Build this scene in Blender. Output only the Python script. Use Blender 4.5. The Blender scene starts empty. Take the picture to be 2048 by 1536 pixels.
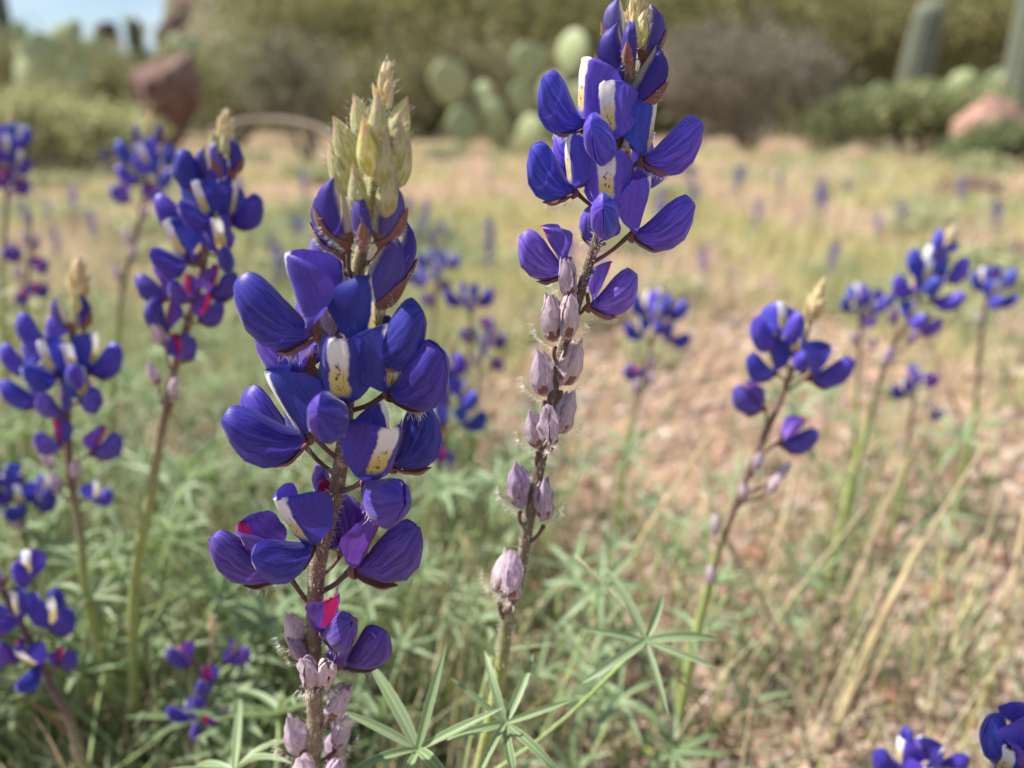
import bpy, math, random
import numpy as np
from mathutils import Vector, Matrix, noise as mnoise

# ------------------------------------------------------------------ camera, sky, sun, exposure
scene = bpy.context.scene
COL = scene.collection
CAM_H = 0.22
PITCH = math.radians(19.0)
FPX = 1547.0                                  # focal length in pixels of the 2048 px wide photograph
cam_d = bpy.data.cameras.new('camera')
cam_d.sensor_width = 36.0
cam_d.lens = 36.0 * FPX / 2048.0
cam_d.clip_start = 0.01
cam_d.clip_end = 3000.0
cam_d.dof.use_dof = True
cam_d.dof.focus_distance = 0.1225
cam_d.dof.aperture_fstop = cam_d.lens / 2.45  # a 2.45 mm wide aperture
cam_d.dof.aperture_blades = 0
cam = bpy.data.objects.new('camera', cam_d)
COL.objects.link(cam)
cam.location = (0, 0, CAM_H)
cam.rotation_euler = (math.radians(90) - PITCH, 0, 0)
scene.camera = cam

SUN_EL = math.radians(54)
SUN_AZ = math.radians(167)                    # direction towards the sun, counter-clockwise from +X
world = bpy.data.worlds.new('World')
scene.world = world
world.use_nodes = True
wn = world.node_tree.nodes
wl = world.node_tree.links
wn.clear()
sky = wn.new('ShaderNodeTexSky')
sky.sky_type = 'NISHITA'
sky.sun_disc = False
sky.sun_elevation = SUN_EL
sky.sun_rotation = math.radians(90) - SUN_AZ
sky.altitude = 800
sky.air_density = 1.0
sky.dust_density = 0.5
bgn = wn.new('ShaderNodeBackground')
bgn.inputs['Strength'].default_value = 0.058
wout = wn.new('ShaderNodeOutputWorld')
# thin high cloud over the whole sky
tc = wn.new('ShaderNodeTexCoord')
mp = wn.new('ShaderNodeMapping')
mp.inputs['Scale'].default_value = (1.2, 1.2, 6.0)
cn = wn.new('ShaderNodeTexNoise')
cn.inputs['Scale'].default_value = 2.2
cn.inputs['Detail'].default_value = 6
cr = wn.new('ShaderNodeValToRGB')
cr.color_ramp.elements[0].position = 0.36
cr.color_ramp.elements[1].position = 0.66
cr.color_ramp.elements[0].color = (0, 0, 0, 1)
cr.color_ramp.elements[1].color = (0.8, 0.8, 0.8, 1)
cm = wn.new('ShaderNodeMix')
cm.data_type = 'RGBA'
cm.inputs[7].default_value = (7.2, 8.0, 9.0, 1)
wl.new(tc.outputs['Generated'], mp.inputs['Vector'])
wl.new(mp.outputs['Vector'], cn.inputs['Vector'])
wl.new(cn.outputs['Fac'], cr.inputs['Fac'])
wl.new(cr.outputs['Color'], cm.inputs[0])
wl.new(sky.outputs['Color'], cm.inputs[6])
wl.new(cm.outputs[2], bgn.inputs['Color'])
wl.new(bgn.outputs['Background'], wout.inputs['Surface'])

sun_d = bpy.data.lights.new('sun', 'SUN')
sun_d.energy = 5.0
sun_d.angle = math.radians(0.53)
sun_d.color = (1.0, 0.95, 0.87)
sun = bpy.data.objects.new('sun', sun_d)
COL.objects.link(sun)
sdir = Vector((math.cos(SUN_EL) * math.cos(SUN_AZ), math.cos(SUN_EL) * math.sin(SUN_AZ), math.sin(SUN_EL)))
sun.rotation_euler = (-sdir).to_track_quat('-Z', 'Y').to_euler()
sun.location = (-3, 0, 6)

vs = scene.view_settings
vs.view_transform = 'Standard'
vs.look = 'None'
vs.exposure = 1.1
vs.gamma = 1.0
vs.use_curve_mapping = False
scene.cycles.max_bounces = 8
scene.cycles.transparent_max_bounces = 8
scene.cycles.use_denoising = True

RIGHT = Vector((1, 0, 0))
FWD = Vector((0, math.cos(PITCH), -math.sin(PITCH)))
UP = Vector((0, math.sin(PITCH), math.cos(PITCH)))
EYE = Vector((0, 0, CAM_H))


def at(px, py, Y):
    """World point at distance Y in front of the camera position (world Y) that is seen at a photo pixel."""
    d = FWD + RIGHT * ((px - 1024) / FPX) + UP * ((768 - py) / FPX)
    return EYE + d * (Y / d.y)


def on_ground(px, py):
    d = FWD + RIGHT * ((px - 1024) / FPX) + UP * ((768 - py) / FPX)
    return EYE + d * (-CAM_H / d.z)


# ------------------------------------------------------------------ node materials
MATS = {}


class N:
    """Small helper for writing node trees."""

    def __init__(self, name):
        self.mat = bpy.data.materials.new(name)
        self.mat.use_nodes = True
        self.t = self.mat.node_tree
        self.t.nodes.clear()
        self.out = self.t.nodes.new('ShaderNodeOutputMaterial')
        MATS[name] = self.mat

    def put(self, sock, val):
        if hasattr(val, 'is_linked') or isinstance(val, bpy.types.NodeSocket):
            self.t.links.new(val, sock)
        elif isinstance(val, (tuple, list)) and len(val) == 3 and sock.type == 'RGBA':
            sock.default_value = (*val, 1)
        else:
            sock.default_value = val

    def m(self, op, a, b=0.0, c=0.0, clamp=False):
        n = self.t.nodes.new('ShaderNodeMath')
        n.operation = op
        n.use_clamp = clamp
        for s, v in zip(n.inputs, (a, b, c)):
            self.put(s, v)
        return n.outputs[0]

    def step(self, x, e0, e1):
        n = self.t.nodes.new('ShaderNodeMapRange')
        n.interpolation_type = 'SMOOTHSTEP'
        self.put(n.inputs['Value'], x)
        flip = not isinstance(e0, bpy.types.NodeSocket) and not isinstance(e1, bpy.types.NodeSocket) and e0 > e1
        if flip:
            e0, e1 = e1, e0
        self.put(n.inputs['From Min'], e0)
        self.put(n.inputs['From Max'], e1)
        n.inputs['To Min'].default_value = 1.0 if flip else 0.0
        n.inputs['To Max'].default_value = 0.0 if flip else 1.0
        return n.outputs['Result']

    def mix(self, f, a, b, mode='MIX'):
        n = self.t.nodes.new('ShaderNodeMix')
        n.data_type = 'RGBA'
        n.blend_type = mode
        n.clamp_factor = True
        self.put(n.inputs[0], f)
        self.put(n.inputs[6], a)
        self.put(n.inputs[7], b)
        return n.outputs[2]

    def uv(self):
        n = self.t.nodes.new('ShaderNodeUVMap')
        s = self.t.nodes.new('ShaderNodeSeparateXYZ')
        self.t.links.new(n.outputs[0], s.inputs[0])
        return n.outputs[0], s.outputs[0], s.outputs[1]

    def vec(self, x, y, z=0.0):
        n = self.t.nodes.new('ShaderNodeCombineXYZ')
        for s, v in zip(n.inputs, (x, y, z)):
            self.put(s, v)
        return n.outputs[0]

    def coord(self, which='Object'):
        return self.t.nodes.new('ShaderNodeTexCoord').outputs[which]

    def noise(self, v, scale, detail=3.0, rough=0.5, color=False):
        n = self.t.nodes.new('ShaderNodeTexNoise')
        self.put(n.inputs['Vector'], v)
        n.inputs['Scale'].default_value = scale
        n.inputs['Detail'].default_value = detail
        n.inputs['Roughness'].default_value = rough
        return n.outputs['Color' if color else 'Fac']

    def rand(self):
        return self.t.nodes.new('ShaderNodeObjectInfo').outputs['Random']

    def tint(self, col):
        return self.mix(1.0, col, self.t.nodes.new('ShaderNodeObjectInfo').outputs['Color'], 'MULTIPLY')

    def attr(self, name='Col'):
        n = self.t.nodes.new('ShaderNodeAttribute')
        n.attribute_name = name
        return n.outputs['Color']

    def bump(self, h, strength=0.4, dist=0.0005):
        n = self.t.nodes.new('ShaderNodeBump')
        n.inputs['Strength'].default_value = strength
        n.inputs['Distance'].default_value = dist
        self.put(n.inputs['Height'], h)
        return n.outputs[0]

    def hsv(self, col, h=0.5, s=1.0, v=1.0):
        n = self.t.nodes.new('ShaderNodeHueSaturation')
        self.put(n.inputs['Hue'], h)
        self.put(n.inputs['Saturation'], s)
        self.put(n.inputs['Value'], v)
        self.put(n.inputs['Color'], col)
        return n.outputs[0]

    def surf(self, col, rough=0.6, trans=0.0, tcol=None, normal=None, sheen=0.0, spec=0.3):
        p = self.t.nodes.new('ShaderNodeBsdfPrincipled')
        self.put(p.inputs['Base Color'], col)
        self.put(p.inputs['Roughness'], rough)
        p.inputs['Specular IOR Level'].default_value = spec
        if sheen:
            p.inputs['Sheen Weight'].default_value = sheen
            p.inputs['Sheen Roughness'].default_value = 0.4
        if normal is not None:
            self.put(p.inputs['Normal'], normal)
        o = p.outputs[0]
        if trans:
            t = self.t.nodes.new('ShaderNodeBsdfTranslucent')
            self.put(t.inputs['Color'], tcol if tcol is not None else col)
            x = self.t.nodes.new('ShaderNodeMixShader')
            x.inputs[0].default_value = trans
            self.t.links.new(o, x.inputs[1])
            self.t.links.new(t.outputs[0], x.inputs[2])
            o = x.outputs[0]
        self.t.links.new(o, self.out.inputs['Surface'])
        return self.mat


def veins(k, u, v, across, along=1.6, lo=0.40, hi=0.56):
    """Dark thin lines that run along a petal, a little wavy."""
    w = k.noise(k.vec(k.m('MULTIPLY', u, 5.0), k.m('MULTIPLY', v, 5.0)), 1.0, 2)
    vv = k.m('MULTIPLY_ADD', w, 0.06, v)
    f = k.noise(k.vec(k.m('MULTIPLY', u, along), k.m('MULTIPLY', vv, across)), 1.0, 2, 0.6)
    line = k.step(k.m('ABSOLUTE', k.m('SUBTRACT', f, 0.5)), 0.004, 0.075)
    return k.m('MULTIPLY', line, k.m('MULTIPLY_ADD', k.step(f, lo, hi), 0.30, 0.70))


def petal_materials():
    BLUE = (0.088, 0.060, 0.50)
    DEEP = (0.028, 0.014, 0.20)
    for name, eye1, eye2, tint in (('banner_fresh', (0.86, 0.84, 0.80), (0.80, 0.62, 0.14), None),
                                   ('banner_aged', (0.42, 0.010, 0.10), (0.34, 0.012, 0.12), (0.17, 0.07, 0.46))):
        k = N(name)
        uv, u, v = k.uv()                       # u: millimetres across / 16 + 0.5, v: along
        x = k.m('ABSOLUTE', k.m('MULTIPLY', k.m('SUBTRACT', u, 0.5), 16.0))
        n1 = k.noise(uv, 9.0, 2)
        base = tint or BLUE
        vn = veins(k, v, u, 34.0)
        col = k.mix(k.m('MULTIPLY', vn, 0.55), k.mix(0.62, base, DEEP), base)
        col = k.mix(k.step(x, 4.5, 8.0), col, k.mix(0.35, base, DEEP))
        r = k.rand()
        col = k.hsv(col, k.m('MULTIPLY_ADD', r, 0.030, 0.482), 1.0, k.m('MULTIPLY_ADD', r, 0.30, 0.86))
        col = k.tint(col)
        # the pale eye patch with its yellow foot and dark dots
        hw = k.m('MULTIPLY_ADD', n1, 0.7, 1.25 if name == 'banner_fresh' else 1.5)
        ex = k.m('POWER', k.m('DIVIDE', x, k.m('MULTIPLY_ADD', k.noise(k.vec(k.m('ADD', u, k.m('MULTIPLY', r, 9.0)), v), 7.0, 4), 0.9, k.m('MULTIPLY_ADD', k.m('ABSOLUTE', k.m('SUBTRACT', v, 0.55)), 0.9, k.m('MULTIPLY', hw, 0.62)))), 3.4)
        ey = k.m('POWER', k.m('ABSOLUTE', k.m('DIVIDE', k.m('SUBTRACT', k.m('MULTIPLY_ADD', r, 0.10, 0.54), v), 0.44)), 3.6)
        inside = k.step(k.m('ADD', ex, ey), 1.6, 0.5)
        eye = k.mix(k.m('MULTIPLY', k.step(k.m('MULTIPLY_ADD', n1, 0.3, v), 0.88, 0.52), 0.95), eye1, eye2)
        if name == 'banner_fresh':
            dots = k.noise(k.vec(k.m('MULTIPLY', u, 34.0), k.m('MULTIPLY', v, 12.0), k.m('MULTIPLY', r, 60.0)), 1.0, 2)
            dm = k.m('MULTIPLY', k.step(dots, 0.55, 0.66), k.m('MULTIPLY', k.step(v, 0.68, 0.56), k.step(x, 1.0, 0.6)))
            eye = k.mix(k.m('MULTIPLY', dm, 0.95), eye, (0.06, 0.025, 0.02))
        col = k.mix(inside, col, eye)
        k.surf(col, 0.46, 0.27, normal=k.bump(vn, 0.18, 0.0002), sheen=0.22, spec=0.32)
    for name, base, deep, tip in (('wing_fresh', BLUE, DEEP, None), ('wing_aged', (0.155, 0.085, 0.50), (0.05, 0.022, 0.20), None)):
        k = N(name)
        uv, u, v = k.uv()                       # u along, v across
        vn = veins(k, u, v, 13.0, 1.1, 0.38, 0.56)
        big = k.noise(uv, 2.2, 2)
        col = k.mix(k.m('MULTIPLY_ADD', vn, 0.85, k.m('MULTIPLY', big, 0.30)), deep, base)
        r = k.rand()
        col = k.hsv(col, k.m('MULTIPLY_ADD', r, 0.028, 0.484), 1.0, k.m('MULTIPLY_ADD', r, 0.34, 0.84))
        col = k.tint(col)
        col = k.mix(k.step(u, 0.16, 0.02), col, (0.20, 0.10, 0.30))
        k.surf(col, 0.44, 0.27, normal=k.bump(vn, 0.18, 0.0002), sheen=0.22, spec=0.32)
    k = N('withered_petal')
    uv, u, v = k.uv()
    vn = veins(k, u, v, 15.0, 2.0, 0.36, 0.58)
    r = k.rand()
    a = k.mix(k.m('POWER', r, 2.4), (0.80, 0.70, 0.74), (0.36, 0.24, 0.52))
    b = k.mix(r, (0.60, 0.43, 0.54), (0.22, 0.10, 0.33))
    col = k.mix(vn, b, a)
    col = k.mix(k.step(k.noise(uv, 4.0, 4), 0.52, 0.70), col, (0.66, 0.58, 0.52))
    col = k.mix(k.m('MULTIPLY', k.step(k.noise(uv, 2.3, 2), 0.58, 0.66), k.step(u, 0.8, 0.3)), col, (0.36, 0.03, 0.12))
    k.surf(col, 0.62, 0.30, normal=k.bump(k.noise(k.vec(u, k.m('MULTIPLY', v, 6.0)), 6.0, 4), 0.7, 0.0005), sheen=0.15, spec=0.2)
    k = N('bud_petal')
    uv, u, v = k.uv()                           # v: 0 at the stem side, 1 outside
    vn = veins(k, u, v, 16.0, 1.4)
    r = k.rand()
    blue = k.mix(k.m('POWER', r, 2.2), (0.065, 0.040, 0.34), (0.32, 0.28, 0.62))
    col = k.mix(k.m('MULTIPLY', vn, 0.5), k.mix(0.5, blue, DEEP), blue)
    edge = k.step(k.m('MULTIPLY_ADD', k.noise(uv, 6.0, 2), 0.16, v), 0.46, 0.24)
    col = k.mix(edge, col, (0.66, 0.60, 0.46))
    col = k.mix(k.step(u, 0.22, 0.06), col, (0.30, 0.22, 0.20))
    k.surf(col, 0.5, 0.34, normal=k.bump(vn, 0.2, 0.0002), spec=0.25, sheen=0.1)
    k = N('bud_green')
    uv, u, v = k.uv()
    r = k.rand()
    n1 = k.noise(k.vec(k.m('MULTIPLY', u, 2.0), k.m('MULTIPLY', v, 7.0)), 2.0, 3)
    col = k.mix(k.step(n1, 0.35, 0.65), (0.44, 0.44, 0.13), (0.70, 0.67, 0.40))
    col = k.mix(k.m('MULTIPLY', k.step(n1, 0.58, 0.72), 0.8), col, (0.52, 0.26, 0.24))
    col = k.mix(k.step(u, 0.80, 1.0), col, (0.62, 0.40, 0.30))
    col = k.hsv(col, 0.5, k.m('MULTIPLY_ADD', r, 0.3, 0.85), k.m('MULTIPLY_ADD', r, 0.4, 0.85))
    k.surf(col, 0.5, 0.36, normal=k.bump(n1, 0.5, 0.0004), sheen=0.2, spec=0.3)
    k = N('calyx')
    uv, u, v = k.uv()
    co = k.coord('Object')
    n1 = k.noise(co, 900.0, 3)
    col = k.mix(k.step(n1, 0.4, 0.62), (0.17, 0.045, 0.055), (0.30, 0.16, 0.10))
    col = k.mix(k.m('MULTIPLY', k.step(n1, 0.60, 0.72), 0.5), col, (0.36, 0.30, 0.13))
    k.surf(col, 0.6, 0.12, normal=k.bump(n1, 0.4, 0.0003), sheen=0.3, spec=0.2)
    k = N('tip_bract')
    uv, u, v = k.uv()
    n1 = k.noise(k.vec(u, k.m('MULTIPLY', v, 8.0)), 3.0, 3)
    col = k.mix(n1, (0.70, 0.54, 0.28), (0.84, 0.76, 0.46))
    col = k.mix(k.step(u, 0.75, 1.0), col, (0.80, 0.70, 0.58))
    k.surf(col, 0.6, 0.38, sheen=0.3)
    k = N('plant_hair')
    k.surf((0.82, 0.78, 0.70), 0.4, 0.45)
    k = N('stem')
    co = k.coord('Object')
    c = k.attr()
    n1 = k.noise(co, 700.0, 4, 0.65)
    n2 = k.noise(co, 150.0, 2)
    c = k.mix(k.step(n1, 0.52, 0.72), c, k.mix(0.5, c, (0.62, 0.56, 0.46)))
    c = k.mix(k.m('MULTIPLY', k.step(n2, 0.5, 0.7), 0.35), c, k.mix(0.6, c, (0.16, 0.05, 0.05)))
    k.surf(c, 0.62, 0.08, normal=k.bump(n1, 0.8, 0.0004), sheen=0.2, spec=0.2)
    k = N('leaflet')
    uv, u, v = k.uv()
    r = k.rand()
    d = k.m('ABSOLUTE', k.m('SUBTRACT', v, 0.5))
    col = k.mix(r, (0.085, 0.165, 0.050), (0.20, 0.27, 0.14))
    col = k.mix(k.step(d, 0.36, 0.49), col, (0.36, 0.43, 0.26))
    col = k.mix(k.step(d, 0.07, 0.02), col, (0.32, 0.40, 0.22))
    col = k.mix(k.m('MULTIPLY', k.noise(uv, 30.0, 3), 0.16), col, (0.40, 0.46, 0.32))
    k.surf(col, 0.5, 0.30, tcol=k.mix(0.5, col, (0.30, 0.42, 0.10)), sheen=0.25, spec=0.45)


petal_materials()


def simple_materials():
    k = N('blade')                              # grass, straw and herbs: colour of each blade
    c = k.attr()
    k.surf(c, 0.6, 0.32, spec=0.25)
    k = N('pebble')
    c = k.attr()
    n1 = k.noise(k.coord('Object'), 260.0, 4, 0.6)
    c = k.mix(k.m('MULTIPLY', n1, 0.6), k.mix(0.55, c, (0.10, 0.06, 0.05)), k.mix(0.25, c, (0.7, 0.6, 0.52)))
    k.surf(c, 0.8, normal=k.bump(n1, 0.5, 0.0006), spec=0.2)
    for nm, a in (('reddish brown', (0.36, 0.19, 0.135)), ('pale pinkish', (0.55, 0.40, 0.33)), ('dull grey', (0.36, 0.31, 0.28))):
        k = N('stone ' + nm)
        n1 = k.noise(k.coord('Object'), 1.6, 5, 0.62)
        c = k.mix(k.step(n1, 0.35, 0.66), k.mix(0.5, a, (0.13, 0.075, 0.06)), a)
        k.surf(c, 0.82, normal=k.bump(n1, 0.5, 0.3), spec=0.2)
    k = N('soil')
    co = k.coord('Object')
    n1 = k.noise(co, 38.0, 8, 0.62)
    n2 = k.noise(co, 1.3, 4)
    n3 = k.noise(co, 420.0, 4, 0.7)
    c = k.mix(k.step(n1, 0.35, 0.66), (0.15, 0.085, 0.062), (0.37, 0.235, 0.175))
    c = k.mix(k.m('MULTIPLY', k.step(n3, 0.5, 0.7), 0.5), c, (0.46, 0.37, 0.29))
    c = k.mix(k.m('MULTIPLY', k.step(n2, 0.45, 0.65), 0.5), c, (0.30, 0.26, 0.155))
    k.surf(c, 0.9, normal=k.bump(k.m('ADD', n1, k.m('MULTIPLY', n3, 0.4)), 0.8, 0.004), spec=0.1)
    k = N('boulder_red')
    co = k.coord('Object')
    n1 = k.noise(co, 5.0, 8, 0.65)
    n2 = k.noise(co, 1.6, 3)
    c = k.mix(k.step(n1, 0.35, 0.68), (0.095, 0.052, 0.044), (0.26, 0.155, 0.125))
    c = k.mix(k.m('MULTIPLY', k.step(n2, 0.5, 0.68), 0.5), c, (0.30, 0.24, 0.19))
    k.surf(c, 0.85, normal=k.bump(n1, 0.7, 0.05), spec=0.2)
    k = N('boulder_pink')
    co = k.coord('Object')
    n1 = k.noise(co, 6.0, 8, 0.65)
    c = k.mix(k.step(n1, 0.35, 0.66), (0.30, 0.165, 0.13), (0.52, 0.32, 0.255))
    k.surf(c, 0.85, normal=k.bump(n1, 0.7, 0.05), spec=0.2)
    k = N('outcrop_rock')
    co = k.coord('Object')
    n1 = k.noise(co, 0.9, 8, 0.65)
    c = k.mix(k.step(n1, 0.35, 0.66), (0.060, 0.040, 0.036), (0.16, 0.105, 0.088))
    k.surf(c, 0.9, normal=k.bump(n1, 0.8, 0.3), spec=0.15)
    k = N('pear_pad')
    co = k.coord('Object')
    n1 = k.noise(co, 14.0, 3)
    r = k.rand()
    c = k.mix(n1, (0.20, 0.27, 0.13), (0.38, 0.44, 0.25))
    c = k.mix(k.m('MULTIPLY', r, 0.4), c, (0.42, 0.44, 0.20))
    k.surf(c, 0.5, normal=k.bump(n1, 0.3, 0.01), spec=0.35)
    k = N('cactus_spine')
    k.surf((0.62, 0.52, 0.36), 0.5, spec=0.3)
    k = N('saguaro_skin')
    co = k.coord('Object')
    n1 = k.noise(co, 9.0, 4)
    c = k.attr()
    c = k.mix(k.m('MULTIPLY', n1, 0.5), c, k.mix(0.5, c, (0.26, 0.27, 0.20)))
    k.surf(c, 0.55, spec=0.3)
    k = N('bark')
    n1 = k.noise(k.coord('Object'), 24.0, 4)
    k.surf(k.mix(n1, (0.095, 0.078, 0.062), (0.23, 0.195, 0.155)), 0.85, spec=0.15)
    k = N('palo_bark')
    n1 = k.noise(k.coord('Object'), 12.0, 4)
    k.surf(k.mix(n1, (0.10, 0.115, 0.045), (0.19, 0.19, 0.085)), 0.75, spec=0.2)
    k = N('dry_twig')
    n1 = k.noise(k.coord('Object'), 40.0, 4)
    k.surf(k.mix(n1, (0.13, 0.105, 0.085), (0.30, 0.255, 0.21)), 0.8, spec=0.15)
    k = N('hillside')
    co = k.coord('Object')
    n1 = k.noise(co, 0.55, 8, 0.65)
    n2 = k.noise(co, 2.6, 5, 0.6)
    c = k.mix(k.step(n1, 0.38, 0.62), (0.13, 0.105, 0.065), (0.11, 0.115, 0.05))
    c = k.mix(k.m('MULTIPLY', k.step(n2, 0.5, 0.7), 0.6), c, (0.18, 0.145, 0.09))
    k.surf(c, 0.9, normal=k.bump(n2, 0.6, 0.3), spec=0.1)


simple_materials()

# ------------------------------------------------------------------ mesh building
rng = random.Random(11)
nrg = np.random.default_rng(7)


class G:
    """Vertices, faces, uv, colour, material name: the raw shape of one mesh."""

    def __init__(self, v=None, f=None, uv=None, mat=None, col=None):
        self.v = [tuple(p) for p in (v if v is not None else [])]
        self.f = [tuple(q) for q in (f or [])]
        self.uv = [tuple(p) for p in uv] if uv is not None else [(0.5, 0.5)] * len(self.v)
        self.col = [tuple(c) for c in col] if col is not None else [(0.5, 0.5, 0.5)] * len(self.v)
        self.fm = [mat] * len(self.f)

    def add(self, g, M=None):
        n = len(self.v)
        self.v += [tuple(M @ Vector(p)) for p in g.v] if M is not None else g.v
        self.f += [tuple(i + n for i in q) for q in g.f]
        self.uv += g.uv
        self.col += g.col
        self.fm += g.fm
        return self

    def mesh(self, name, smooth=True):
        me = bpy.data.meshes.new(name)
        me.from_pydata(self.v, [], self.f)
        names = []
        for m in self.fm:
            if m not in names:
                names.append(m)
        for m in names:
            me.materials.append(MATS[m])
        if len(names) > 1:
            idx = {m: i for i, m in enumerate(names)}
            me.polygons.foreach_set('material_index', [idx[m] for m in self.fm])
        nl = len(me.loops)
        li = np.empty(nl, np.int32)
        me.loops.foreach_get('vertex_index', li)
        uvl = me.uv_layers.new(name='UVMap')
        uvl.data.foreach_set('uv', np.asarray(self.uv, np.float32)[li].ravel())
        at_ = me.color_attributes.new('Col', 'FLOAT_COLOR', 'POINT')
        ca = np.ones((len(self.v), 4), np.float32)
        ca[:, :3] = np.asarray(self.col, np.float32)
        at_.data.foreach_set('color', ca.ravel())
        if smooth:
            me.polygons.foreach_set('use_smooth', [True] * len(me.polygons))
        me.update()
        return me


def grid(nu, nv, fn, mat, close_v=False):
    v, uv, f = [], [], []
    for i in range(nu + 1):
        for j in range(nv + 1):
            p, t = fn(i / nu, j / nv)
            v.append(p)
            uv.append(t)
    for i in range(nu):
        for j in range(nv):
            a = i * (nv + 1) + j
            f.append((a, a + 1, a + nv + 2, a + nv + 1))
    return G(v, f, uv, mat)


def tube(pts, radii, sides, mat, cols=None, cap=True):
    pts = [Vector(p) for p in pts]
    v, f, uv, col = [], [], [], []
    n = len(pts)
    ref = Vector((0.31, 0.17, 0.93)).normalized()
    t0 = (pts[1] - pts[0]).normalized()
    if abs(t0.dot(ref)) > 0.9:
        ref = Vector((1, 0.1, 0)).normalized()
    for i, p in enumerate(pts):
        t = (pts[min(i + 1, n - 1)] - pts[max(i - 1, 0)])
        t = t.normalized() if t.length > 1e-9 else Vector((0, 0, 1))
        a = t.cross(ref).normalized()
        b = t.cross(a)
        for k in range(sides):
            w = 2 * math.pi * k / sides
            v.append(tuple(p + (a * math.cos(w) + b * math.sin(w)) * radii[i]))
            uv.append((i / (n - 1), k / sides))
            col.append(cols[i] if cols else (0.3, 0.3, 0.3))
    for i in range(n - 1):
        for k in range(sides):
            a_, b_ = i * sides + k, i * sides + (k + 1) % sides
            f.append((a_, b_, b_ + sides, a_ + sides))
    if cap:
        f.append(tuple(range(sides - 1, -1, -1)))
        f.append(tuple((n - 1) * sides + k for k in range(sides)))
    return G(v, f, uv, mat, col)


def hair_g(roots, dirs, lens, w, mat='plant_hair', bend=0.25):
    v, f = [], []
    for p, d, L in zip(roots, dirs, lens):
        p, d = Vector(p), Vector(d).normalized()
        s = d.cross(Vector((rng.uniform(-1, 1), rng.uniform(-1, 1), rng.uniform(-1, 1))))
        if s.length < 1e-6:
            continue
        s = s.normalized()
        b = d.cross(s) * (L * bend * rng.uniform(-1, 1))
        n = len(v)
        m = p + d * (L * 0.55) + b * 0.4
        v += [tuple(p + s * w), tuple(p - s * w), tuple(m - s * w * 0.7), tuple(m + s * w * 0.7), tuple(p + d * L + b)]
        f += [(n, n + 1, n + 2, n + 3), (n + 3, n + 2, n + 4)]
    return G(v, f, None, mat)


def smooth_path(pts, n):
    """Catmull-Rom through the points, n samples evenly spaced."""
    P = [Vector(p) for p in pts]
    P = [P[0] * 2 - P[1]] + P + [P[-1] * 2 - P[-2]]
    out = []
    for i in range(1, len(P) - 2):
        for s in range(12):
            t = s / 12
            a, b, c, d = P[i - 1:i + 3]
            out.append(0.5 * ((2 * b) + (c - a) * t + (2 * a - 5 * b + 4 * c - d) * t * t + (3 * b - a - 3 * c + d) * t ** 3))
    out.append(P[-2])
    ds = [0]
    for a, b in zip(out, out[1:]):
        ds.append(ds[-1] + (b - a).length)
    res, j = [], 0
    for k in range(n):
        s = ds[-1] * k / (n - 1)
        while j < len(ds) - 2 and ds[j + 1] < s:
            j += 1
        w = (s - ds[j]) / max(1e-12, ds[j + 1] - ds[j])
        res.append(out[j].lerp(out[j + 1], min(1, max(0, w))))
    return res


def lerp_tab(tab, x):
    for (a, p), (b, q) in zip(tab, tab[1:]):
        if x <= b:
            w = (x - a) / (b - a)
            w = w * w * (3 - 2 * w) * 0.35 + w * 0.65
            if isinstance(p, tuple):
                return tuple(pi + (qi - pi) * w for pi, qi in zip(p, q))
            return p + (q - p) * w
    return tab[-1][1]


# ------------------------------------------------------------------ lupine flower pieces (local millimetres: +X outward, +Z up)
BW = [(0, 1.2), (0.1, 3.9), (0.25, 6.9), (0.42, 8.6), (0.6, 8.9), (0.76, 7.3), (0.87, 5.2), (0.94, 3.3), (0.98, 1.8), (1.0, 0.6)]


def banner_g(theta=72, fold=66, wk=1.0, L=11.2, curl=0.05, rip=0.2, mat='banner_fresh', seed=0, nu=14, nv=18):
    th = math.radians(theta)
    ax = Vector((math.cos(th), 0, math.sin(th)))
    fn_ = Vector((math.sin(th), 0, -math.cos(th)))
    r = 1.5

    def fn(t, s01):
        s = 2 * s01 - 1
        w = lerp_tab(BW, t) * wk
        x = s * w
        a = 1.35 * (1 - .62 * max(0, (t - .6) / .4) ** 1.4)
        ph = math.radians(fold) * min(1.0, 0.45 + t * 1.6)
        m = abs(x)
        if m <= a:
            y, d = m, 0
        elif m <= a + r * ph:
            q = (m - a) / r
            y, d = a + r * math.sin(q), r * (1 - math.cos(q))
        else:
            e = m - a - r * ph
            y = a + r * math.sin(ph) + e * math.cos(ph)
            d = r * (1 - math.cos(ph)) + e * math.sin(ph)
        al = L * (t - 0.035 * max(0, 1 - abs(x) / 1.2) * (t > 0.9))
        d += curl * L * t * t + 0.25 * max(0, t - 0.75) * L * 0.5
        q = Vector((t * 2.1 + seed, s * 1.7, seed * 1.3))
        y += rip * mnoise.noise(q * 1.7) * (0.3 + abs(s))
        d += rip * 1.6 * mnoise.noise(q * 1.5 + Vector((5, 5, 5))) * abs(s)
        p = ax * al - fn_ * d + Vector((0.6, math.copysign(y, s), 0.4))
        return tuple(p), (x / 16 + 0.5, t)
    return grid(nu, nv, fn, mat)


WU = [(0, (0, .6)), (.18, (1.8, 1.9)), (.38, (4.0, 4.1)), (.6, (6.2, 6.4)), (.8, (8.0, 7.7)), (.92, (9.3, 8.0)), (1, (10.2, 7.3))]
WLo = [(0, (0, -.4)), (.16, (1.8, -2.0)), (.36, (4.5, -3.2)), (.56, (7.2, -2.8)), (.76, (9.7, -.6)), (.9, (10.9, 2.4)), (1, (11.1, 5.0))]


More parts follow.
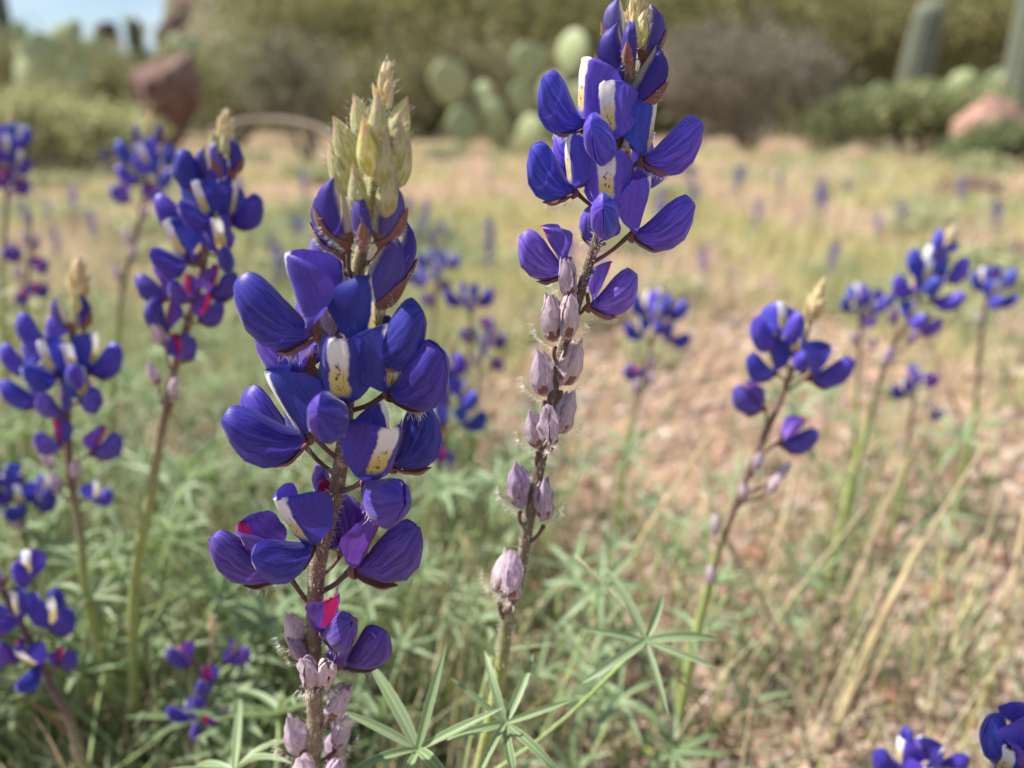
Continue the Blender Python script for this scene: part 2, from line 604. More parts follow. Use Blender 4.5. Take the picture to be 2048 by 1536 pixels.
def wing_g(side=1, bulge=2.6, mat='wing_fresh', crump=0.15, seed=0, nu=12, nv=9, drop=0.0, tight=1.0):
    def fn(u, v):
        (xu, zu), (xl, zl) = lerp_tab(WU, u), lerp_tab(WLo, u)
        x, z = xu + (xl - xu) * v, zu + (zl - zu) * v
        x += 0.5 * math.sin(math.pi * v) * u ** 3
        f = math.sin(math.pi * min(1, u * 0.80 + 0.02)) ** 0.8
        if u > 0.7:
            f *= math.sqrt(max(0.0, 1 - ((u - 0.7) / 0.3) ** 2.4))
        y = 0.10 + 0.1 * (1 - u) + bulge * f * (1 - abs(2 * v - 1) ** 2.9)
        q = Vector((x * .23, v * 1.5, seed * 1.7 + side))
        y += crump * 2 * mnoise.noise(q * 2)
        z += crump * 1.5 * mnoise.noise(q * 2 + Vector((9, 3, 1))) * u
        z = z * tight - drop * u * u * 3
        return (x, side * y, z), (u, v)
    return grid(nu, nv, fn, mat)


def keel_g():
    def fn(u, v):
        x = 1 + 8.2 * u
        z = -0.3 + 0.2 * u + 4.2 * u ** 2.4 + (v - .5) * 1.8 * math.sin(math.pi * min(1, .15 + u * .85))
        return (x, 0.0 + 0.35 * math.sin(math.pi * v) * (1 - u), z), (u * .12, v)
    return grid(6, 3, fn, 'wing_aged')


def calyx_g(k=1.0, nu=7, nv=8):
    def lower(u, v):
        s = 2 * v - 1
        x = -0.6 + 6.6 * u * k
        zc = lerp_tab(WLo, min(1, max(0, u * .55)))[1] - 0.35 if u > .02 else -.6
        w = 1.25 * math.sin(math.pi * min(1, .22 + .76 * u)) ** 0.8 + 0.02
        return (x, s * w * 1.25, zc + 0.9 * s * s * w + .5 * max(0, u - .7)), (u, v)

    def upper(u, v):
        s = 2 * v - 1
        w = 1.35 * math.sin(math.pi * min(1, .25 + .74 * u)) ** .8
        return (-0.7 - 0.25 * u + 0.9 * (1 - s * s) * 0 + abs(s) * 0.9, s * w, -0.5 + 3.6 * u * k), (u, v)
    g = grid(nu, nv, lower, 'calyx')
    g.add(grid(5, 6, upper, 'calyx'))
    # the little cup where the stalk arrives
    def cup(u, v):
        w = 2 * math.pi * v
        rr = 1.3 * math.sin(math.pi * (0.08 + 0.5 * u))
        return (-1.5 + 1.5 * u, rr * math.cos(w), -0.35 + rr * math.sin(w)), (u, v)
    g.add(grid(4, 10, cup, 'calyx'))
    return g


def calyx_hair_g(n=46, k=1.0):
    R, D, L = [], [], []
    for _ in range(n):
        u = rng.random()
        s = rng.uniform(-1, 1)
        x = -1.2 + 6.4 * u * k
        z = lerp_tab(WLo, max(0.01, u * .55))[1] - 0.4
        R.append((x, s * 1.1, z))
        D.append((rng.uniform(-.7, .9), s * 0.9 + rng.uniform(-.3, .3), -1.0))
        L.append(rng.uniform(.6, 1.7))
    return hair_g(R, D, L, 0.036)


def bud_w(u):
    return (max(0.0, 1 - abs(2 * min(1, max(0, u)) ** .92 - 1) ** 2.5)) ** 0.62 + .02


def bud_petal_g(thick=1.9, L=11.0, W=5.2, seed=0, nu=11, nv=8):
    """A folded, flattened bud; it stands along +X (pitched up when placed), straight on the stem side (+Z)."""
    g = G()
    for side in (1, -1):
        def fn(u, v, side=side):
            w = W * bud_w(u)
            z = 0.55 * math.sin(math.pi * u) - w * v - 0.1 * u
            x = L * u + 0.4 * math.sin(math.pi * v) * u
            y = side * (0.12 + thick * (1 - abs(2 * v - 1) ** 2.0) * math.sin(math.pi * (0.06 + .9 * u)) ** .7)
            y += .12 * mnoise.noise(Vector((x * .4, v * 2, seed * 3 + side)))
            return (x, y, z + 0.9), (u, v)
        g.add(grid(nu, nv, fn, 'bud_petal'))
    return g


def bud_calyx_g():
    def low(u, v):
        s = 2 * v - 1
        x = -0.3 + 7.4 * u
        w = 5.2 * bud_w(max(x, 0.01) / 11)
        ww = 1.15 * math.sin(math.pi * min(1, .25 + .74 * u)) ** .7
        return (x, s * ww * 1.3, 0.9 - w - 0.12 + 1.25 * s * s * ww), (u, v)

    def cup(u, v):
        w = 2 * math.pi * v
        rr = 1.5 * math.sin(math.pi * (0.08 + 0.42 * u))
        return (-1.4 + 3.2 * u, rr * math.cos(w) * .8, -0.5 + rr * math.sin(w) * (1 + .4 * u)), (u, v)
    return grid(8, 6, low, 'calyx').add(grid(4, 10, cup, 'calyx'))


def spindle_g(L, R, mat, flat=0.8, bend=0.0, p=0.8, nu=8, nv=10, tip=0.0, seed=0.0):
    def fn(u, v):
        w = 2 * math.pi * v
        r = R * max(0.02, math.sin(math.pi * min(1, u ** p))) ** 0.8 + tip * u * (1 - u)
        n = 1 + .10 * mnoise.noise(Vector((u * 4, math.cos(w) * 1.5 + seed, math.sin(w) * 1.5)))
        return (L * u, r * n * math.cos(w) * flat, r * n * math.sin(w) + bend * L * math.sin(math.pi * u)), (u, v)
    return grid(nu, nv, fn, mat)


def green_bud_g(seed):
    g = spindle_g(8.8, 1.8, 'bud_green', .78, 0.05, .70, seed=seed)
    def br(u, v):
        w = math.pi * (v * 1.15 - 1.08)
        r = 2.1 * math.sin(math.pi * min(1, .08 + (u * .93) ** .75 * .9)) ** .8
        return (-.5 + 7.2 * u + .6 * math.sin(math.pi * v) * u, r * math.cos(w) * .86, r * math.sin(w) - .1), (u * .9 + .1, v * .6 + .2)
    return g.add(grid(7, 8, br, 'bud_green'))


def green_bud_hair_g(n=34):
    R, D, L = [], [], []
    for _ in range(n):
        u = rng.random()
        w = rng.uniform(0, 6.28)
        r = 2.2 * math.sin(math.pi * (.1 + .8 * u)) ** .8
        R.append((-.3 + 8.2 * u, r * math.cos(w) * .8, r * math.sin(w)))
        D.append((1.0, math.cos(w) * .9, math.sin(w) * .9))
        L.append(rng.uniform(.6, 1.5))
    return hair_g(R, D, L, .032)


def withered_g(seed, n=2):
    """Papery shrunken petals clasped together, pointing outward along +X."""
    g = G()
    r_ = random.Random(seed)
    Wd = r_.uniform(4.0, 5.0)
    for side in (1, -1):
        def fn(u, v, side=side):
            w = Wd * math.sin(math.pi * min(1, u ** .72 * .93 + .05)) ** .75
            x = 9.2 * u + .5 * math.sin(math.pi * v) * u
            z = w * (0.52 - v) + 1.0 * u * u
            y = side * (.1 + 1.9 * (1 - abs(2 * v - 1) ** 1.8) * math.sin(math.pi * (.08 + .86 * u)) ** .7)
            q = Vector((x * .30, z * .45, seed * 2.1 + side * 3))
            y += .75 * mnoise.noise(q * 1.6) + .28 * mnoise.noise(q * 4.5)
            z += .45 * mnoise.noise(q * 2 + Vector((4, 1, 7)))
            return (x, y, z), (u, v)
        g.add(grid(11, 9, fn, 'withered_petal'))
    # a flap of the old banner folded over the top
    def fl(u, v):
        s = 2 * v - 1
        w = 1.9 * math.sin(math.pi * min(1, .12 + .8 * u))
        q = Vector((u * 2, s, seed))
        return (1.0 + 7.8 * u, s * w * .95 + .5 * mnoise.noise(q * 2), Wd * .52 * math.sin(math.pi * min(1, .1 + u * .8)) + .55 + 1.1 * u * u - s * s * w * .9 + .4 * mnoise.noise(q * 3)), (u, v)
    g.add(grid(9, 6, fl, 'withered_petal'))
    return g


def calyx_w_g():
    return spindle_g(5.0, 1.75, 'calyx', .95, 0.0, .8, 6, 9)


def pedicel_g(a, b=Vector((-1.2, 0, -0.4)), r=0.42, cols=None):
    a = Vector(a)
    m = a.lerp(b, .55) + Vector((0, 0, -.5))
    pts = smooth_path([a, m, b], 6)
    return tube(pts, [r * 1.15, r, r * .95, r * .95, r * 1.05, r * 1.3], 7, 'stem', cols or [(0.20, 0.095, 0.075)] * 6)


# cached meshes of the pieces, several variants each
CACHE = {}


def piece(kind, var=0, lod=0):
    key = (kind, var, lod)
    if key in CACHE:
        return CACHE[key]
    nu, nv = ((14, 18), (9, 10), (5, 8))[lod]
    wu, wv = ((12, 9), (8, 6), (5, 4))[lod]
    r = random.Random(hash((kind, var)) % 1000 + var * 17 + 3) if False else random.Random(len(kind) * 101 + var * 17 + 3)
    if kind == 'banner':
        g = banner_g(72 + r.uniform(-5, 6), 70 + r.uniform(-8, 8), r.uniform(.93, 1.04), 11.6 + r.uniform(-.5, .6), .05, .48, seed=var * 2.3, nu=nu, nv=nv)
    elif kind == 'banner_aged':
        g = banner_g(54 + r.uniform(-10, 6), 66 + r.uniform(-8, 14), r.uniform(.66, .80), 10.4, .02, .75, 'banner_aged', seed=var * 3.1 + 1, nu=nu, nv=nv)
    elif kind in ('wing_l', 'wing_r'):
        g = wing_g(1 if kind == 'wing_l' else -1, 2.45 + r.uniform(-.3, .3), 'wing_fresh', .16, var * 1.9, wu, wv)
    elif kind in ('wing_aged_l', 'wing_aged_r'):
        g = wing_g(1 if kind == 'wing_aged_l' else -1, 2.2 + r.uniform(-.3, .3), 'wing_aged', .30, var * 2.9, wu, wv, 0.1, .92)
    elif kind == 'keel':
        g = keel_g()
    elif kind == 'calyx':
        g = calyx_g(1.0, 7 if lod == 0 else 4, 8 if lod == 0 else 5)
    elif kind == 'calyx_hair':
        g = calyx_hair_g(80 if lod == 0 else 14)
    elif kind == 'bud_petal':
        g = bud_petal_g(1.9, 11, 5.2, var, *((11, 8) if lod == 0 else (7, 5)))
    elif kind == 'bud_calyx':
        g = bud_calyx_g()
    elif kind == 'green_bud':
        g = green_bud_g(var * 1.7)
    elif kind == 'green_bud_hair':
        g = green_bud_hair_g(44)
    elif kind == 'withered':
        g = withered_g(var * 3 + 1)
    elif kind == 'calyx_w':
        g = calyx_w_g()
    elif kind == 'pedicel':
        g = pedicel_g((-6.5, 0, -3.2))
    elif kind == 'leaflet':
        g = leaflet_g(var)
    CACHE[key] = (g, g.mesh(kind))
    return CACHE[key]


def leaflet_g(var):
    """Unit length along +X, folded along the midrib, arching down."""
    r = random.Random(var * 7 + 1)
    arch = r.uniform(.05, .62)
    sway = r.uniform(-.12, .12)
    wide = r.uniform(.044, .060)
    fold = r.uniform(.35, .9)

    def fn(u, v):
        s = 2 * v - 1
        w = wide * (math.sin(math.pi * min(1, .10 + u ** .85 * .89)) ** .75) + .002
        return (u - .25 * arch * u * u, s * w + sway * u * u, .18 * u - arch * u ** 2.2 + abs(s) * w * fold), (u, v)
    return grid(10, 4, fn, 'leaflet')


def obj(name, me, parent=None, M=None, label=None, cat=None, group=None, kind=None):
    o = bpy.data.objects.new(name, me)
    COL.objects.link(o)
    if parent is not None:
        o.parent = parent
    if M is not None:
        o.matrix_basis = M
    if label:
        o['label'] = label
    if cat:
        o['category'] = cat
    if group:
        o['group'] = group
    if kind:
        o['kind'] = kind
    return o


def thing(name, loc, label, cat, group=None):
    o = obj(name, None, None, Matrix.Translation(loc), label, cat, group)
    o.empty_display_size = 0.01
    return o


def place(base, az, pitch=0.0, roll=0.0, sc=1.0):
    return (Matrix.Translation(base) @ Matrix.Rotation(math.radians(az), 4, 'Z') @ Matrix.Rotation(-math.radians(pitch), 4, 'Y')
            @ Matrix.Rotation(math.radians(roll), 4, 'X') @ Matrix.Scale(0.001 * sc, 4))


HERO_HAIR = True


def flower(plant, ploc, kind, M, attach=None, lod=0, var=0, hair=True, rcol=(0.20, 0.085, 0.075), drop=0.0, tint=(1, 1, 1)):
    """One flower, bud or withered flower of a plant: calyx with petals, stalk and hairs below it. M in world space."""
    L = Matrix.Translation(-ploc) @ M
    nm = {'fresh': 'flower', 'aged': 'ageing_flower', 'bud': 'flower_bud', 'green': 'green_bud', 'withered': 'withered_flower'}[kind]
    if kind == 'green':
        f = obj(nm, piece('green_bud', var % 5)[1], plant, L)
        if hair:
            obj('hair', piece('green_bud_hair', var % 3)[1], f, kind='stuff')
        return f
    cal = {'fresh': 'calyx', 'aged': 'calyx', 'bud': 'bud_calyx', 'withered': 'calyx_w'}[kind]
    f = obj(nm, piece(cal, 0, lod if cal == 'calyx' else 0)[1], plant, L)
    v = var % 6
    WM = Matrix.Rotation(math.radians(drop), 4, 'Y')
    if kind == 'fresh':
        obj('banner_petal', piece('banner', v, lod)[1], f)
        obj('wing_petal', piece('wing_l', v, lod)[1], f, WM)
        obj('wing_petal', piece('wing_r', v, lod)[1], f, WM)
        if lod == 0:
            obj('keel_petal', piece('keel')[1], f)
    elif kind == 'aged':
        obj('banner_petal', piece('banner_aged', v, lod)[1], f)
        obj('wing_petal', piece('wing_aged_l', v, lod)[1], f, WM)
        obj('wing_petal', piece('wing_aged_r', v, lod)[1], f, WM)
    elif kind == 'bud':
        obj('folded_petal', piece('bud_petal', v % 3, lod)[1], f)
    else:
        obj('papery_petal', piece('withered', v)[1], f)
    if attach is not None:
        a = M.inverted() @ Vector(attach)
        obj('pedicel', pedicel_g(a, cols=[rcol] * 6, r=0.42).mesh('pedicel'), f)
    else:
        obj('pedicel', piece('pedicel')[1], f)
    if hair:
        obj('hair', piece('calyx_hair', v % 3, lod)[1], f, kind='stuff')
    for ch in f.children:
        ch.color = (*tint, 1)
    return f


def leaf(plant, ploc, stem_pt, hub, n, length, tilt=None, seed=0, spread=25, r=0.00048, col=(0.24, 0.33, 0.12)):
    """Palmate leaf: petiole from the stem, leaflets radiating from the hub."""
    r_ = random.Random(seed)
    a, b = Vector(stem_pt) - ploc, Vector(hub) - ploc
    ax = (tilt if tilt is not None else ((b - a).normalized() + Vector((0, 0, .5)))).normalized()
    m = a.lerp(b, .5) - Vector((0, 0, .12)) * (b - a).length + Vector((r_.uniform(-.08, .08), r_.uniform(-.08, .08), 0)) * (b - a).length
    pts = smooth_path([a, m, b], 7)
    g = tube(pts, [r * 1.2, r, r * .9, r * .85, r * .85, r * .95, r * 1.25], 6, 'stem', [col] * 7)
    p = obj('leaf', g.mesh('leaf'), plant)
    x = ax.orthogonal().normalized()
    y = ax.cross(x)
    off = r_.uniform(0, 6.28)
    for i in range(n):
        w = off + 2 * math.pi * (i + r_.uniform(-.18, .18)) / n
        d = x * math.cos(w) + y * math.sin(w)
        up = math.radians(spread + r_.uniform(-14, 14))
        d = d * math.cos(up) + ax * math.sin(up)
        d.normalize()
        s = ax.cross(d)
        s = s.normalized() if s.length > 1e-6 else x
        nn = d.cross(s)
        if nn.dot(ax) < 0:
            nn, s = -nn, -s
        ln = length * r_.uniform(.8, 1.12)
        R = Matrix((d, s, nn)).transposed().to_4x4()
        obj('leaflet', piece('leaflet', r_.randrange(10))[1], p, Matrix.Translation(b) @ R @ Matrix.Scale(ln, 4))
    return p


PURPLE = (0.17, 0.105, 0.085)
GREENST = (0.30, 0.36, 0.105)
BROWNST = (0.27, 0.22, 0.125)


def make_stem(plant, ploc, path, r0, r1, colors, sides=12, hairs=0, name='stem'):
    """path from the top down to the ground."""
    n = len(path)
    rad = [r0 + (r1 - r0) * min(1, (i / (n - 1)) * 1.5) for i in range(n)]
    cols = []
    for i in range(n):
        cols.append(lerp_tab(colors, i / (n - 1)))
    pts = [p - ploc for p in path]
    s = obj(name, tube(pts, rad, sides, 'stem', cols).mesh(name), plant)
    if hairs:
        R, D, L = [], [], []
        for _ in range(hairs):
            q = rng.random() ** 1.2 * .50 * (n - 2)
            i = int(q)
            p = pts[i].lerp(pts[i + 1], q - i)
            t = (pts[i] - pts[i + 1]).normalized()
            x = t.orthogonal().normalized()
            w = rng.uniform(0, 6.28)
            d = x * math.cos(w) + t.cross(x) * math.sin(w)
            R.append(p + d * rad[i] * .97)
            D.append(d * 1.0 + t * rng.uniform(-.2, .9))
            L.append(rng.uniform(.0005, .0016))
        obj('hair', hair_g(R, D, L, .000030).mesh('hair'), s, kind='stuff')
    return s


def tip_cluster(plant, ploc, base, direction, sc, seed, tall=1.0):
    """The hairy, still closed tip of the spike."""
    r_ = random.Random(seed)
    g = G()
    d = Vector(direction).normalized()
    x = d.orthogonal().normalized()
    y = d.cross(x)
    hr, hd, hl = [], [], []
    for i in range(18):
        w = i * 2.4
        t = i / 17
        o = d * (t * 6.5 * tall) + (x * math.cos(w) + y * math.sin(w)) * (1.3 * (1 - t * .75))
        dd = (d + (x * math.cos(w) + y * math.sin(w)) * (.34 * (1 - t)) + Vector((r_.uniform(-.1, .1), r_.uniform(-.1, .1), 0))).normalized()
        R = dd.to_track_quat('X', 'Z').to_matrix().to_4x4()
        g.add(spindle_g(r_.uniform(4.2, 6.0), .78, 'tip_bract', .9, .04, .7, 5, 6), Matrix.Translation(o) @ R)
        for _ in range(9):
            w2 = r_.uniform(0, 6.28)
            side = (x * math.cos(w2) + y * math.sin(w2))
            hr.append(o + dd * r_.uniform(.5, 5.5) + side * .45)
            hd.append(dd * .9 + side * .8)
            hl.append(r_.uniform(.8, 2.0))
    M = Matrix.Translation(Vector(base) - ploc) @ Matrix.Scale(.001 * sc, 4)
    t = obj('spike_tip', g.mesh('spike_tip'), plant, M)
    obj('hair', hair_g(hr, hd, hl, .034).mesh('hair'), t, kind='stuff')


def to_ground(pts, dx=0.0, dy=0.01):
    """Carry a stem path on down to the ground."""
    p = Vector(pts[-1])
    q = (Vector(pts[-1]) - Vector(pts[-2])).normalized()
    if q.z > -0.35:
        q = Vector((q.x * .6, q.y * .6, -.8)).normalized()
    k = p.z / -q.z
    end = p + q * k
    end = Vector((p.x + (end.x - p.x) * .7 + dx, p.y + (end.y - p.y) * .7 + dy, 0.0))
    mid = p.lerp(end, .5) + Vector(((p + q * k).x - end.x, (p + q * k).y - end.y, 0)) * .12
    return list(pts) + [mid, end]


class Stem:
    def __init__(self, path):
        self.p = path

    def near(self, q, below=0.0):
        q = Vector(q)
        i = min(range(len(self.p)), key=lambda j: (self.p[j] - q).length)
        z = self.p[i].z - below
        for a in self.p[i:]:
            if a.z <= z:
                return a
        return self.p[i]

    def at_z(self, z):
        for a, b in zip(self.p, self.p[1:]):
            if a.z >= z >= b.z:
                return a.lerp(b, (a.z - z) / max(1e-9, a.z - b.z))
        return self.p[0] if z > self.p[0].z else self.p[-1]


# ------------------------------------------------------------------ ground and hill
def smoothstep(a, b, x):
    t = min(1.0, max(0.0, (x - a) / (b - a)))
    return t * t * (3 - 2 * t)


def gz(x, y):
    r = math.hypot(x, y)
    n = mnoise.noise(Vector((x * .35, y * .35, 0))) * 0.05 + mnoise.noise(Vector((x * 1.3, y * 1.3, 4))) * 0.018
    z = n * smoothstep(0.9, 4.0, r)
    if y > 8:
        ang = math.degrees(math.atan2(x, y))
        k = smoothstep(-25.0, -17.5, ang)
        d = y - 10.5
        if d > 0:
            s = d * d / (d + 5.0)
            rough = mnoise.fractal(Vector((x * .06, y * .06, 2)), 1.0, 2.0, 4) * 1.6 * smoothstep(0, 22, d)
            z += k * (0.46 * s + rough) * (1.0 if s < 60 else 60 / s) + (1 - k) * 0.012 * s
    return z


def build_ground():
    ys = list(np.linspace(-1.2, 3, 36)) + list(np.geomspace(3.2, 170, 70))
    v, f = [], []
    m = 90
    for y in ys:
        half = 2.2 + max(0, y) * 1.25
        for i in range(m + 1):
            x = half * (2 * i / m - 1)
            v.append((x, y, gz(x, y)))
    for j in range(len(ys) - 1):
        for i in range(m):
            a = j * (m + 1) + i
            f.append((a, a + 1, a + m + 2, a + m + 1))
    near = [q for q in f if v[q[0]][1] < 10.2]
    far = [q for q in f if v[q[0]][1] >= 10.2]
    for nm, fs, mat in (('ground', near, 'soil'), ('hillside', far, 'hillside')):
        o = obj(nm, G(v, fs, None, mat).mesh(nm), kind='structure')


build_ground()


# ------------------------------------------------------------------ numpy batches (uncountable stuff)
def np_mesh(name, v, f, col, mat):
    me = bpy.data.meshes.new(name)
    nf, k = f.shape
    me.vertices.add(len(v))
    me.vertices.foreach_set('co', v.astype(np.float32).ravel())
    me.loops.add(nf * k)
    me.loops.foreach_set('vertex_index', f.astype(np.int32).ravel())
    me.polygons.add(nf)
    me.polygons.foreach_set('loop_start', np.arange(0, nf * k, k, dtype=np.int32))
    a = me.color_attributes.new('Col', 'FLOAT_COLOR', 'POINT')
    c = np.ones((len(v), 4), np.float32)
    c[:, :3] = col
    a.data.foreach_set('color', c.ravel())
    me.materials.append(MATS[mat])
    me.update()
    me.validate()
    return me


def blades(pos, length, width, lean, curve, col, K=3, az=None):
    """Curved strips growing from pos. lean: 0 upright .. 1.5 lying."""
    n = len(pos)
    az = nrg.uniform(0, 2 * np.pi, n) if az is None else az
    hx, hy = np.cos(az), np.sin(az)
    rows = []
    p = np.array(pos, float)
    ang = lean.copy()
    seg = length / K
    sx, sy = -hy, hx
    for k in range(K + 1):
        w = width * (1 - k / K) ** .6 * .5 + width * .04
        rows.append((p.copy(), w))
        p = p + np.stack([np.sin(ang) * hx, np.sin(ang) * hy, np.cos(ang)], 1) * seg[:, None]
        ang = ang + curve / K
    v = np.zeros((n, (K + 1) * 2, 3))
    for k, (q, w) in enumerate(rows):
        v[:, 2 * k] = q + np.stack([sx * w, sy * w, 0 * w], 1)
        v[:, 2 * k + 1] = q - np.stack([sx * w, sy * w, 0 * w], 1)
    v[:, :, 2] = np.maximum(v[:, :, 2], np.asarray(pos)[:, None, 2] * 1.0 - 0.002)
    f = np.array([[2 * k, 2 * k + 1, 2 * k + 3, 2 * k + 2] for k in range(K)])
    F = (f[None] + (np.arange(n) * (K + 1) * 2)[:, None, None]).reshape(-1, 4)
    c = np.repeat(col, (K + 1) * 2, axis=0)
    return v.reshape(-1, 3), F, c


def ground_points(n, px0, px1, py0, py1, keep=None):
    """Random ground points, evenly spread over a patch of the photo."""
    out = []
    while len(out) < n:
        p = on_ground(rng.uniform(px0, px1), rng.uniform(py0, py1))
        if keep is None or rng.random() < keep(p.x, p.y):
            out.append((p.x, p.y, gz(p.x, p.y)))
    return np.array(out)


def palette(n, cols, jit=.18):
    c = np.array(cols)[nrg.integers(0, len(cols), n)]
    return c * nrg.uniform(1 - jit, 1 + jit, (n, 1)) * nrg.uniform(.94, 1.06, (n, 3))


STRAW = [(.56, .45, .27), (.48, .38, .24), (.62, .53, .36), (.38, .29, .19)]
HERB = [(.52, .47, .30), (.20, .27, .12), (.28, .33, .19), (.38, .42, .28), (.11, .15, .06), (.30, .33, .14)]
YELLOW = [(.48, .46, .19), (.42, .42, .17), (.55, .50, .25), (.38, .38, .18)]


def patch(x, y):
    return mnoise.noise(Vector((x * 1.9 + 3, y * 1.1, 7))) * .5 + .5


def merge_np(parts):
    V, F, C, o = [], [], [], 0
    for v, f, c in parts:
        V.append(v)
        F.append(f + o)
        C.append(c)
        o += len(v)
    return np.concatenate(V), np.concatenate(F), np.concatenate(C)


def build_stuff():
    # dry straw lying and standing between the stones
    n = 2700
    p = ground_points(n, -250, 2300, 520, 1950)
    v1 = blades(p, nrg.uniform(.012, .06, n), nrg.uniform(.0004, .0011, n), nrg.uniform(.7, 1.55, n), nrg.uniform(-.3, .5, n), palette(n, STRAW))
    n = 1300
    p = ground_points(n, -100, 2300, 420, 1800)
    v2 = blades(p, nrg.uniform(.03, .10, n), nrg.uniform(.0004, .0009, n), nrg.uniform(.05, .7, n), nrg.uniform(-.2, .9, n), palette(n, STRAW + YELLOW[:1]), 4)
    v, f, c = merge_np([v1, v2])
    obj('dry_grass', np_mesh('dry_grass', v, f, c, 'blade'), label='fine tan dry grass and straw strewn between the stones', cat='dry grass', kind='stuff')
    # low green herbs, denser on the left
    n = 11000
    left = lambda x, y: .09 + .91 * smoothstep(.10, -.22, x / max(.3, y)) * (.4 + .6 * patch(x * 3, y * 3))
    cen = ground_points(n // 10, -350, 2300, 470, 1950, left)
    p = np.repeat(cen, 10, 0) + nrg.normal(0, .006, (n, 3)) * [1, 1, 0]
    v1 = blades(p, nrg.uniform(.012, .045, n), nrg.uniform(.0008, .0022, n), nrg.uniform(.1, 1.2, n), nrg.uniform(0, 1.3, n), palette(n, HERB), 3)
    # feathery upright annuals
    n = 6000
    cen = ground_points(n // 12, -300, 2200, 460, 1500, left)
    p = np.repeat(cen, 12, 0) + nrg.normal(0, .010, (n, 3)) * [1, 1, 0]
    v2 = blades(p, nrg.uniform(.03, .09, n), nrg.uniform(.0006, .0014, n), nrg.uniform(.0, .6, n), nrg.uniform(0, .8, n), palette(n, HERB + YELLOW[1:2]), 4)
    v, f, c = merge_np([v1, v2])
    obj('green_herbs', np_mesh('green_herbs', v, f, c, 'blade'), label='low grey green herbs carpeting the soil among the lupines', cat='herbs', kind='stuff')
    # the pale yellow-green carpet of the meadow further out
    n = 84000
    dens = lambda x, y: .14 + .86 * smoothstep(.34, .60, patch(x * 1.3, y * 1.3)) * (.4 + .6 * smoothstep(.3, .6, patch(x * 4 + 5, y * 4)))
    cen = ground_points(n * 5 // 36, -400, 2450, 268, 640, dens)
    thin = lambda x, y: smoothstep(.42, 1.1, y) ** 1.5 * (.1 + .9 * smoothstep(.4, .65, patch(x * 3, y * 3))) * (1 - .6 * smoothstep(-.1, .3, x / y))
    cen = np.concatenate([cen, ground_points(n // 6 - len(cen), -300, 2350, 560, 900, thin)])
    nrg.shuffle(cen)
    d = np.repeat(cen[:, 1], 6)
    p = np.repeat(cen, 6, 0) + nrg.normal(0, 1, (n, 3)) * (0.012 * np.sqrt(d))[:, None] * [1, 1, 0]
    ln = nrg.uniform(.02, .065, n) * np.clip(.55 + .25 * d, .5, 1.3)
    tone = np.array([mnoise.noise(Vector((q[0] * 2.3, q[1] * 1.6, 21))) + .35 * mnoise.noise(Vector((q[0] * 9, q[1] * 7, 3))) for q in cen])
    tone = np.repeat(tone, 6)[:, None]
    pal = np.where(tone > .16, palette(n, [(.33, .37, .20), (.40, .43, .26), (.27, .31, .15)]), np.where(tone < -.20, palette(n, STRAW[:3] + [(.52, .42, .33)]), palette(n, YELLOW + STRAW[:1])))
    v, f, c = blades(p, ln, nrg.uniform(.0010, .0024, n) * np.clip(d, .8, 5) ** .85, nrg.uniform(.0, 1.1, n), nrg.uniform(-.1, 1.0, n), pal, 2)
    obj('meadow_grass', np_mesh('meadow_grass', v, f, c, 'blade'), label='pale yellow green carpet of low grasses across the meadow', cat='grass', kind='stuff')
    # gravel
    t = (1 + 5 ** .5) / 2
    ico = np.array([(-1, t, 0), (1, t, 0), (-1, -t, 0), (1, -t, 0), (0, -1, t), (0, 1, t), (0, -1, -t), (0, 1, -t), (t, 0, -1), (t, 0, 1), (-t, 0, -1), (-t, 0, 1)]) / 1.9
    icf = np.array([(0, 11, 5), (0, 5, 1), (0, 1, 7), (0, 7, 10), (0, 10, 11), (1, 5, 9), (5, 11, 4), (11, 10, 2), (10, 7, 6), (7, 1, 8), (3, 9, 4), (3, 4, 2), (3, 2, 6), (3, 6, 8), (3, 8, 9), (4, 9, 5), (2, 4, 11), (6, 2, 10), (8, 6, 7), (9, 8, 1)])
    n = 9000
    p = ground_points(n, -300, 2350, 400, 1900)
    d = np.hypot(p[:, 0], p[:, 1])
    s = nrg.uniform(.0014, .0056, n) * np.clip(d / .45, .75, 3)
    sc = np.stack([s * nrg.uniform(.8, 1.4, n), s * nrg.uniform(.8, 1.4, n), s * nrg.uniform(.45, .9, n)], 1)
    V = ico[None] * nrg.uniform(.78, 1.2, (n, 12, 1)) * sc[:, None]
    V = V + p[:, None] + np.array([0, 0, .0005])
    F = (icf[None] + (np.arange(n) * 12)[:, None, None]).reshape(-1, 3)
    c = np.repeat(palette(n, [(.46, .28, .21), (.50, .35, .28), (.34, .19, .145), (.56, .44, .37), (.38, .29, .25)], .3), 12, 0)
    obj('gravel', np_mesh('gravel', V.reshape(-1, 3), F, c, 'pebble'), label='fine pinkish brown gravel covering the ground', cat='gravel', kind='stuff')


build_stuff()


